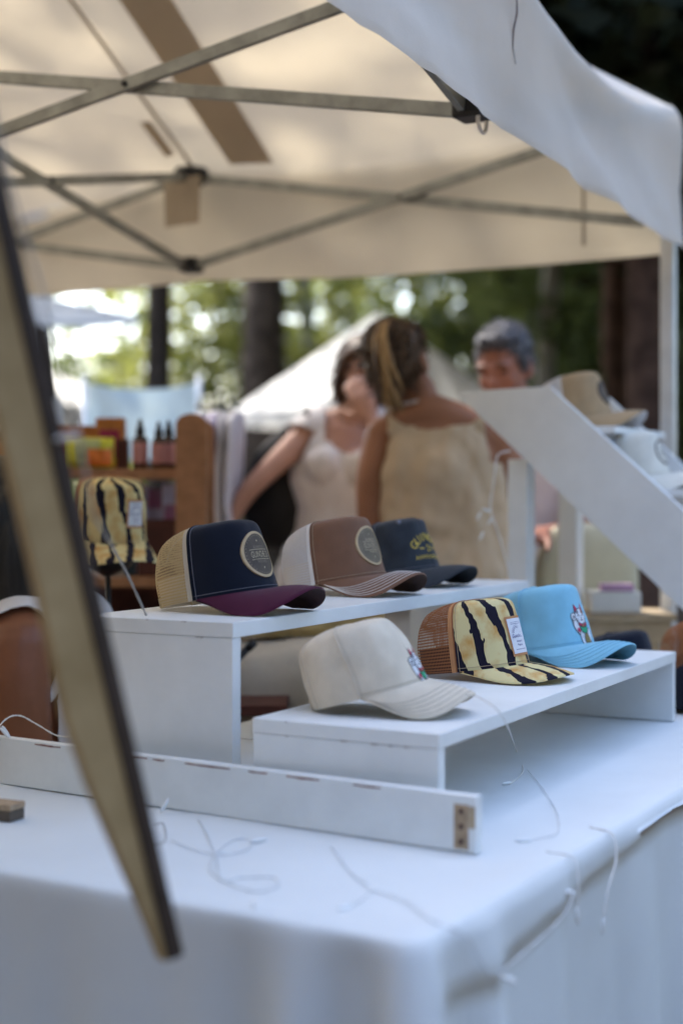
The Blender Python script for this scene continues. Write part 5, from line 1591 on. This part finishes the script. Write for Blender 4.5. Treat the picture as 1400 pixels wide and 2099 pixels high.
carton('dark teal tin on the second shelf', 265, RKD + 0.13, S1, (0.035, 0.04, 0.17), 'teal_dk', None, name='tin', cat='tin')
carton('grey jar box on the second shelf', 247, RKD + 0.10, S1, (0.030, 0.04, 0.12), 'glass_grey', None)
carton('cream paper box at the left end of the second shelf', 18, RKD + 0.12, S1 , (0.075, 0.07, 0.125), 'creamware', None)
carton('dark blue carton above the cream box on the left', 15, RKD + 0.20, S1 + 0.0, (0.14, 0.05, 0.23), 'teal_dk', 'orange_box')
carton('orange carton low on the rack', 280, RKD + 0.13, S2, (0.12, 0.09, 0.17), 'orange_box', 'rack_dark')
carton('brown carton low on the rack by the right post', 345, RKD + 0.13, S2, (0.07, 0.09, 0.14), 'rack_wood', 'rack_dark')
carton('red-brown carton in the middle of the low shelf', 190, RKD + 0.13, S2, (0.12, 0.09, 0.20), 'rack_dark', 'orange_box')

# ------------------------------------------------------------------ back table with the cap stand, chairs, side table
def build_back_table():
    t = thing('back_table', 'dark narrow table behind the stall, holding the cap stand', 'table', (-0.42, 3.03, 0), 0)
    for k in range(3):
        box('top_board', (0.62, 0.108, 0.022), Vector((0, -0.11 + k * 0.11, 0.74)), M['rack_dark'], t, 0.002)
    for x in (-0.27, 0.27):
        for y in (-0.12, 0.12): box('leg', (0.035, 0.035, 0.728), Vector((x, y, 0.364)), M['rack_dark'], t, 0.002)
build_back_table()
def build_stand():
    t = thing('cap_stand', 'thin black stand under the tiger striped cap behind the slat', 'stand', (-0.487, 2.97, 0.7515), 0)
    lathe('base', [(0.055, 0), (0.055, 0.006), (0.02, 0.012)], M['black_plastic'], t, 20)
    tube('rod', [(0, 0, 0.01), (0, 0, 0.26)], 0.006, M['black_plastic'], t, 8)
    lathe('dome', [(0.01, 0.255), (0.05, 0.275), (0.062, 0.31), (0.05, 0.345), (0.02, 0.36)], M['black_plastic'], t, 18)
build_stand()
make_cap('trucker_cap', 'tiger striped cap with a white label on a stand behind the slat', (-0.487, 2.97, 1.040), (0.42, -0.90), 'tiger', 'mesh_rust', 'tiger', 'maroon_dk', 'thread_t', CG,
         seed=12, arch=0.012, zc=-0.070, deco=label_deco(z=0.022, y=0.034), alpha=-13, hs=1.08, band='maroon_dk', lift=0.075, floor=-0.05, reach=0.180)

def soft_block(name, parent, size, m, exp=4.0, nu=28, nv=16, seed=0, amp=0.01, loc=(0, 0, 0)):
    """superellipsoid cushion with creases"""
    vs = []; fs = []
    def sp(c, e): return math.copysign(abs(c) ** e, c)
    e = 2.0 / exp
    for j in range(nv + 1):
        ph = -math.pi / 2 + math.pi * (j + 0.02) / (nv + 0.04)
        for i in range(nu):
            a = 2 * math.pi * i / nu
            p = Vector((size[0] / 2 * sp(math.cos(ph), e) * sp(math.cos(a), e), size[1] / 2 * sp(math.cos(ph), e) * sp(math.sin(a), e), size[2] / 2 * sp(math.sin(ph), e)))
            n = p.normalized()
            p += n * amp * fbm(p.x * 9 + seed, p.y * 9, p.z * 9, 3)
            vs.append(p + Vector(loc))
    for j in range(nv):
        for i in range(nu):
            k = (i + 1) % nu; fs.append((j * nu + i, j * nu + k, (j + 1) * nu + k, (j + 1) * nu + i))
    fs.append(tuple(range(nu - 1, -1, -1))); fs.append(tuple(nv * nu + i for i in range(nu)))
    o = mesh_obj(name, vs, fs, m, parent, True)
    return o
def build_seats():
    # cream tub chair seen right of the post
    t = thing('tub_chair', 'cream upholstered tub chair behind the step display', 'chair', (0.71, 4.02, 0), 0)
    soft_block('backrest', t, (0.30, 0.10, 0.50), M['chair_cream'], 4, amp=0.008, loc=(0.0, 0.10, 0.845))
    soft_block('seat', t, (0.44, 0.40, 0.16), M['chair_cream'], 5, amp=0.008, loc=(0, -0.09, 0.52), seed=3)
    for x in (-0.22, 0.22): soft_block('armrest', t, (0.08, 0.40, 0.14), M['chair_cream'], 4, amp=0.006, loc=(x, -0.06, 0.62), seed=5)
    for x in (-0.17, 0.17):
        for y in (-0.22, 0.06): tube('leg', [(x, y, 0.46), (x * 1.1, y * 1.1, 0)], 0.016, M['pale_wood'], t, 8)
    # small table with a white box
    t = thing('side_table', 'small pale wooden table beside the cream chair', 'table', (0.70, 3.62, 0), 0)
    for k in range(3): box('top_board', (0.26, 0.062, 0.018), Vector((0, -0.064 + 0.064 * k, 0.872)), M['pale_wood'], t, 0.002)
    for x in (-0.11, 0.11):
        for y in (-0.07, 0.07): box('leg', (0.022, 0.022, 0.862), Vector((x, y, 0.431)), M['pale_wood'], t, 0.002)
    box('apron', (0.20, 0.012, 0.05), Vector((0, -0.075, 0.835)), M['pale_wood'], t, 0.002)
    t = thing('tissue_box', 'white box with a pink sheet on the small wooden table', 'box', (0.685, 3.60, 0.8815), 0)
    box('body', (0.125, 0.10, 0.052), Vector((0, 0, 0.0265)), M['white_paint'], t, 0.003)
    box('pink_sheet', (0.082, 0.05, 0.018), Vector((0.008, -0.01, 0.0622)), M['lilac'] if False else mat('pink_sheet', (0.60, 0.38, 0.58), 0.8, 0.1, 20), t, 0.003)
    # linen covered pouf seen through the taller riser
    t = thing('linen_pouf', 'beige linen covered pouf seen through the taller riser', 'pouf', (-0.06, 3.18, 0), 0)
    soft_block('cushion', t, (0.52, 0.34, 0.34), M['linen_sack'], 4, amp=0.02, loc=(0, 0, 0.69))
    soft_block('base_cushion', t, (0.50, 0.36, 0.50), M['linen_sack'], 5, amp=0.02, loc=(0, 0, 0.27), seed=4)
    t = thing('wicker_tray', 'ochre wooden tray on top of the beige pouf', 'tray', (-0.08, 3.24, 0.862), 0)
    box('tray_base', (0.34, 0.22, 0.012), Vector((0, 0, 0.008)), M['ochre'], t, 0.002)
    for x in (-0.17, 0.17): box('tray_side', (0.012, 0.22, 0.04), Vector((x, 0, 0.03)), M['ochre'], t, 0.002)
    for y in (-0.11, 0.11): box('tray_side', (0.326, 0.012, 0.032), Vector((0, y, 0.03)), M['ochre'], t, 0.002)
    t = thing('marker_pen', 'black marker pen lying against the beige pouf', 'pen', (-0.215, 2.99, 0.835), 0)
    tube('barrel', [(-0.03, 0, -0.03), (0.018, 0, 0.018)], 0.008, M['black_plastic'], t, 10)
    tube('cap', [(0.018, 0, 0.018), (0.033, 0, 0.033)], 0.0095, M['black_plastic'], t, 10)
build_seats()

# white garments hanging to the right of the rack
def build_garments():
    t = thing('garment_rail', 'thin rail with white garments right of the wooden rack', 'rail', (-0.45, 4.5, 0), 0)
    tube('upright', [(0.06, 0, 0), (0.06, 0, 1.462)], 0.008, M['steel'], t, 8); tube('foot_bar', [(-0.08, 0, 0.008), (0.20, 0, 0.008)], 0.008, M['steel'], t, 8); tube('foot_bar', [(0.06, -0.2, 0.010), (0.06, 0.2, 0.010)], 0.008, M['steel'], t, 8)
    tube('crossbar', [(-0.012, 0, 1.458), (0.135, 0, 1.458)], 0.006, M['steel'], t, 8)
    for k, (x, m) in enumerate(((0.00, 'shirt_w'), (0.045, 'lilac'), (0.085, 'shirt_w'), (0.125, 'shirt_w'))):
        g = thing('hanging_shirt', ['white shirt on the rail next to the rack post', 'lilac shirt between the white shirts on the rail', 'white shirt right of the lilac one on the rail', 'outermost white shirt on the rail, nearest the bag'][k], 'shirt', (-0.45 + x * 0.85, 4.5, 0), 0, 'shirts on the rail')
        n = 24; rows = [1.44, 1.42, 1.39, 1.34, 1.25, 1.15, 1.05, 0.95, 0.85]
        wd = [0.05, 0.12, 0.19, 0.21, 0.20, 0.19, 0.195, 0.20, 0.205]
        vs = []; fs = []
        for r, (z, w_) in enumerate(zip(rows, wd)):
            for i in range(n):
                a = 2 * math.pi * i / n
                f = 0.5 * fbm(math.cos(a) * 2 + k * 5, math.sin(a) * 2, z * 3, 2)
                vs.append(((0.022 + 0.008 * f) * math.cos(a) + 0.02 * fbm(z * 4, k * 3.1, a * 0.3, 2), w_ * math.sin(a) * (1 + 0.06 * f), z))
        for r in range(len(rows) - 1):
            for i in range(n):
                j = (i + 1) % n; fs.append((r * n + i, r * n + j, (r + 1) * n + j, (r + 1) * n + i))
        mesh_obj('cloth', vs, fs, M[m], g, True)
        tube('hanger_hook', [(0, 0, 1.43), (0, 0, 1.452), (0, 0.008, 1.476), (0, 0.0, 1.484), (0, -0.010, 1.476)], 0.003, M['steel'], g, 6)
build_garments()

# pale banner behind the rack
def build_banner():
    t = thing('mint_banner', 'pale blue cloth banner strung between two posts behind the rack', 'banner', (-0.85, 6.2, 0), 0)
    vs = []; fs = []; n = 30; m = 8
    for i in range(n + 1):
        for j in range(m + 1):
            u = i / n; v = j / m
            vs.append((-0.26 + 0.48 * u, 0.02 * math.sin(u * 9 + v) + 0.015 * fbm(u * 4, v * 2), 1.36 + 0.31 * v - 0.03 * math.sin(math.pi * u)))
    for i in range(n):
        for j in range(m):
            a = i * (m + 1) + j; fs.append((a, a + m + 1, a + m + 2, a + 1))
    mesh_obj('cloth', vs, fs, M['cloth_mint'], t, True)
    for x in (-0.27, 0.23): tube('post', [(x, 0.0, 0), (x, 0, 1.70)], 0.012, M['pole'], t, 8)
build_banner()

# ------------------------------------------------------------------ other tents
def far_tent(label, cx, cy, half, eave, peak, rz, val=0.22, m='white_tent'):
    t = thing('market_tent', label, 'tent', (cx, cy, 0), rz, 'white tents of the market')
    cs = [(-half, -half), (half, -half), (half, half), (-half, half)]
    for k in range(4):
        a = cs[k]; b = cs[(k + 1) % 4]
        n = 10; vs = []; fs = []; idx = {}
        for i in range(n + 1):
            for j in range(n + 1 - i):
                f = i / n; g = j / n; e = 1 - f - g
                sag = 0.05 * 27 * e * f * g * half / 1.5
                idx[(i, j)] = len(vs); vs.append((a[0] * e + b[0] * g, a[1] * e + b[1] * g, eave * (1 - f) + peak * f - sag))
        for i in range(n):
            for j in range(n - i):
                fs.append((idx[(i, j)], idx[(i, j + 1)], idx[(i + 1, j)]))
                if j < n - i - 1: fs.append((idx[(i, j + 1)], idx[(i + 1, j + 1)], idx[(i + 1, j)]))
        mesh_obj('roof_panel', vs, fs, M[m], t, True)
        ox, oy = (b[1] - a[1]), -(b[0] - a[0]); l = math.hypot(ox, oy); ox /= l; oy /= l
        vs = []; fs = []; n = 24
        for i in range(n + 1):
            f = i / n; wv = 0.02 * math.sin(i * 1.3 + k) ; x = a[0] + (b[0] - a[0]) * f; y = a[1] + (b[1] - a[1]) * f
            vs += [(x + ox * 0.01, y + oy * 0.01, eave), (x + ox * (0.02 + wv), y + oy * (0.02 + wv), eave - val)]
        for i in range(n): fs.append((2 * i, 2 * i + 1, 2 * i + 3, 2 * i + 2))
        mesh_obj('valance', vs, fs, M[m], t, True)
    for c in cs: box('leg', (0.04, 0.04, eave), Vector((c[0] * 0.985, c[1] * 0.985, eave / 2)), M['pole'], t, 0.003)
far_tent('white peaked market tent behind the three standing people', 0.41, 16.5, 1.22, 2.16, 3.30, R(40), 0.16)
def build_awning():
    t = thing('white_awning', 'white awning under the far left corner of the canopy', 'awning', (-2.2, 9.0, 0), 0)
    vs = []; fs = []; n = 16; m = 6
    for i in range(n + 1):
        u = i / n
        for j in range(m + 1):
            v = j / m
            x = -1.2 + (2.12 - 0.25 * v) * u
            vs.append((x, 0.75 * v, 2.29 + 0.03 * u + 0.25 * v * (1 - 0.5 * max(0, u - 0.7) / 0.3) - 0.02 * math.sin(math.pi * u * 3) ** 2 * (1 - v)))
    for i in range(n):
        for j in range(m):
            a = i * (m + 1) + j; fs.append((a, a + m + 1, a + m + 2, a + 1))
    mesh_obj('cloth', vs, fs, M['white_tent'], t, True)
    vs2 = []
    for i in range(n + 1):
        p = vs[i * (m + 1)]; vs2 += [p, (p[0], p[1] - 0.012, p[2] - 0.055)]
    mesh_obj('valance', vs2, [(2 * i, 2 * i + 1, 2 * i + 3, 2 * i + 2) for i in range(n)], M['white_tent'], t, True)
    for x, y in ((-1.1, 0.06), (-1.1, 0.7), (0.12, 0.5)): tube('pole', [(x, y, 0), (x, y, 2.3 + 0.24 * y / 0.75)], 0.016, M['steel'], t, 8)
build_awning()
far_tent('small pale market tent beyond the left end of the rack', -3.6, 15.0, 1.4, 2.05, 2.7, R(-15), 0.3)

# ------------------------------------------------------------------ trees
def leaf_mesh(name, centers, size, m, seed, flat=0.35, k=1.6):
    """each leaf a small folded quad facing its own way; centers: (n,3)"""
    r = np.random.default_rng(seed); n = len(centers)
    a = r.normal(size=(n, 3)); a[:, 2] *= flat; a /= np.linalg.norm(a, axis=1)[:, None]
    b = r.normal(size=(n, 3)); b -= a * (a * b).sum(1)[:, None]; b /= np.linalg.norm(b, axis=1)[:, None]
    s = size * r.uniform(0.6, 1.4, n)[:, None]
    c = centers
    v = np.stack([c - a * s * k * 0.5, c + b * s * 0.42 - a * s * 0.05, c + a * s * k * 0.5, c - b * s * 0.42 - a * s * 0.05], 1).reshape(-1, 3)
    me = bpy.data.meshes.new(name)
    me.vertices.add(n * 4); me.vertices.foreach_set('co', v.ravel().astype(np.float32))
    me.loops.add(n * 4); me.loops.foreach_set('vertex_index', np.arange(n * 4, dtype=np.int32))
    me.polygons.add(n); me.polygons.foreach_set('loop_start', np.arange(0, n * 4, 4, dtype=np.int32))
    me.polygons.foreach_set('loop_total', np.full(n, 4, dtype=np.int32))
    me.materials.append(m); me.update(calc_edges=True)
    return me

def tree_parts(seed, H, r0, crown_z, crown_r, nleaf, leaf, barkm, leafm, droop=0.0):
    """trunk with limbs, and leaves hung in clumps along the twigs"""
    rr = random.Random(seed)
    geo = []
    bend = rr.uniform(-0.3, 0.3)
    tp = [Vector((bend * 0.5 * math.sin(i * 0.5) + 0.10 * fbm(i * 0.7, seed), 0.08 * fbm(seed, i * 0.6), H * i / 12)) for i in range(13)]
    fine = catmull(tp, 8)
    g = tube_geo(fine, [r0 * (1 + 0.45 * math.exp(-i / 2.5)) * (1 - 0.8 * i / 96) * (1 + 0.06 * fbm(i * 0.6, seed * 1.7)) for i in range(97)], 14)
    g = ([p + Vector((fbm(p.x * 9, p.y * 9, p.z * 2.2 + seed), fbm(p.y * 9 + 5, p.x * 9, p.z * 2.2), 0)) * r0 * 0.14 for p in g[0]], g[1])
    geo.append(g)
    cl = []
    nb = 20
    for k in range(nb):
        f = (k + rr.random()) / nb
        z = crown_z + (H - crown_z) * f * 0.96
        i = min(11, int(z / H * 12)); base = tp[i].lerp(tp[i + 1], z / H * 12 - i)
        az = k * 2.4 + rr.uniform(-0.4, 0.4)
        L = crown_r * (0.55 + 0.45 * math.sin(math.pi * min(1, 0.25 + f * 0.75))) * rr.uniform(0.7, 1.1)
        el = rr.uniform(0.05, 0.5) - droop
        pts = [base]
        for s in range(1, 7):
            q = s / 6
            pts.append(base + Vector((math.cos(az) * L * q, math.sin(az) * L * q, L * q * el - 0.25 * L * q * q * (0.3 + droop))) + Vector((rr.uniform(-1, 1), rr.uniform(-1, 1), rr.uniform(-1, 1))) * 0.06 * L)
        rb = r0 * 0.34 * (1 - 0.6 * f)
        geo.append(tube_geo(pts, [rb * (1 - 0.85 * s / 6) + 0.006 for s in range(7)], 6))
        for s in range(2, 7):
            for _ in range(3):
                cl.append((pts[s] + Vector((rr.gauss(0, 1), rr.gauss(0, 1), rr.gauss(0, 0.6))) * 0.16 * crown_r, rr.uniform(0.10, 0.22) * crown_r))
    v, f = join_geo(geo)
    tm = bpy.data.meshes.new('trunk'); tm.from_pydata([tuple(p) for p in v], [], f); tm.materials.append(M[barkm])
    tm.polygons.foreach_set('use_smooth', [True] * len(tm.polygons)); tm.update()
    r = np.random.default_rng(seed)
    C = np.array([c[0] for c in cl]); S = np.array([c[1] for c in cl])
    pick = r.integers(0, len(cl), nleaf)
    off = r.normal(size=(nleaf, 3)) * (S[pick] * 0.62)[:, None]; off[:, 2] *= 0.7
    cm = leaf_mesh('crown', C[pick] + off, leaf, M[leafm], seed)
    return tm, cm

def tree(label, name, x, y, parts, rz=0.0, s=1.0, group='trees around the market'):
    t = thing(name, label, 'tree', (x, y, 0), rz, group)
    t.scale = (s, s, s)
    link_mesh('trunk', parts[0], t); link_mesh('crown', parts[1], t)
    return t
tA = tree_parts(11, 14.0, 0.24, 5.2, 3.2, 15000, 0.13, 'bark', 'leaf_mid')
tB = tree_parts(12, 12.0, 0.15, 4.6, 2.8, 12000, 0.12, 'bark', 'leaf_bright')
tC_ = tree_parts(13, 12.0, 0.16, 3.0, 3.2, 30000, 0.15, 'bark_red', 'leaf_dark', 0.12)
tD_ = tree_parts(14, 12.0, 0.11, 5.0, 2.6, 10000, 0.12, 'bark_pale', 'leaf_mid')
tE_ = tree_parts(15, 7.0, 0.09, 0.7, 2.2, 9000, 0.12, 'bark', 'leaf_bright')
tG_ = tree_parts(16, 8.0, 0.10, 0.5, 2.6, 14000, 0.13, 'bark', 'leaf_mid')
tF_ = tree_parts(17, 14.0, 0.17, 5.4, 3.2, 3600, 0.15, 'bark', 'leaf_mid')
def at(px, d): return (px - 700) / FPX * d, d
tree('thick dark tree trunk left of the person with the ponytail', 'park_tree', *at(540, 20.5), tA, 0.3, 1.45)
tree('slender dark trunk above the bottles on the rack', 'park_tree', *at(325, 11.5), tB, 1.1, 0.85)
tree('dark trunk at the far left behind the slat', 'park_tree', *at(62, 13.5), tA, 2.2, 0.9)
tree('grey trunk right of the thick dark trunk', 'park_tree', *at(645, 25.0), tD_, 0.7, 1.5)
tree('reddish trunk beside the tent pole on the right', 'park_tree', *at(1345, 8.6), tC_, 0.4)
tree('pale slim trunk above the grey haired person', 'park_tree', *at(1100, 15.5), tD_, 2.9, 1.1)
tree('yellowish young tree above the white peaked tent', 'young_tree', *at(960, 23.0), tE_, 4.1, 0.8)
tree('green bushy tree right of the pale slim trunk', 'young_tree', *at(1190, 20.0), tG_, 1.0, 1.0)
tree('green bushy tree beside the reddish trunk', 'young_tree', *at(1290, 17.0), tG_, 2.0, 0.9)
tree('green bushy tree behind the grey haired person', 'young_tree', *at(1040, 27.0), tG_, 3.0, 1.1)
tree('bright green young tree just left of the thick trunk', 'young_tree', *at(445, 22.0), tE_, 5.0, 0.72)
tree('bright green young tree in the far left gap', 'young_tree', *at(255, 30.0), tE_, 3.3, 0.62)
tree('green bushy tree right of the thick trunk', 'young_tree', *at(700, 30.0), tE_, 2.6, 0.9)
tree('unseen tall tree added left of the market to dapple the canopy with shade', 'park_tree', -4.6, 8.4, tF_, 1.7, 1.0)  # out of view, placed between sun and roof so its sparse crown dapples the canvas
tree('dark evergreen towering over the tent corner on the right', 'park_tree', 3.9, 10.5, tC_, 3.6, 1.15)
tree('dark evergreen at the right edge behind the reddish trunk', 'park_tree', 2.6, 12.8, tC_, 5.2, 1.2)
# low shrubs and the wood closing the view; added unseen rings block low sky
def build_wood():
    r = np.random.default_rng(5)
    def ring(n, rad0, rad1, z0, z1, az_f, keep, leaf, m, seed, name, label):
        pts = []
        while len(pts) < n:
            k = 40000
            az = r.uniform(-math.pi, math.pi, k); rad = r.uniform(rad0, rad1, k); z = z0 + (z1 - z0) * r.random(k)
            x = np.sin(az) * rad; y = np.cos(az) * rad + 2
            kp = keep(az, rad, z, r.random(k))
            p = np.stack([x, y, z], 1)[kp]
            # clumping
            c = np.array([noise.noise((q[0] * 0.42, q[1] * 0.42, q[2] * 0.55)) for q in p[:9000]])
            p = p[:9000][c > -0.02]
            pts += list(p)
        me = leaf_mesh(name, np.array(pts[:n]), leaf, M[m], seed)
        o = link_mesh(name, me); stuff(o); o['label'] = label; o['category'] = 'woodland'
        return o
    def px_of(az): return 700 + np.tan(np.clip(az, -1.2, 1.2)) * FPX
    def keep_front(az, rad, z, u):
        px = px_of(az); fr = np.abs(az) < 0.6
        # open sky low on the left, scattered gaps in the middle, closed on the right
        dens = np.where(px < 520, 0.10, np.where(px < 800, 0.16, 0.55))
        dens = np.where(z < 1.6, 0.8, dens)
        dens = np.where(z > 6.0, np.maximum(dens, 0.3), dens)
        return fr & (u < dens)
    ring(15000, 28, 44, 0.2, 17, None, keep_front, 0.30, 'leaf_bright', 1, 'distant_wood', 'bright green wood closing the view behind the market')
    def keep_left(az, rad, z, u):
        px = px_of(az)
        return (np.abs(az) < 0.5) & (px > 30) & (px < 640) & (z < 2.0 + 0.2 * rad)
    ring(2700, 19, 30, 0.9, 8, None, keep_left, 0.19, 'leaf_mid', 4, 'hanging_foliage', 'loose green foliage with sky gaps behind the rack')
    ring(9000, 8.5, 12.5, 0.1, 7.0, None, lambda az, rad, z, u: (az < -1.5) | (az > 2.35), 0.45, 'leaf_dark', 3, 'shading_thicket', 'unseen dark thicket added behind and left of the photographer to dim the cloth sides')  # out of view, added to keep sky light off the hanging cloth
    ring(30000, 20, 28, 0.1, 13, None, lambda az, rad, z, u: np.abs(az) > 0.66, 0.50, 'leaf_mid', 2, 'shading_wood', 'unseen dense wood added round the market clearing to shade upright faces')  # ring outside the frame, added so upright faces receive less low sky
build_wood()
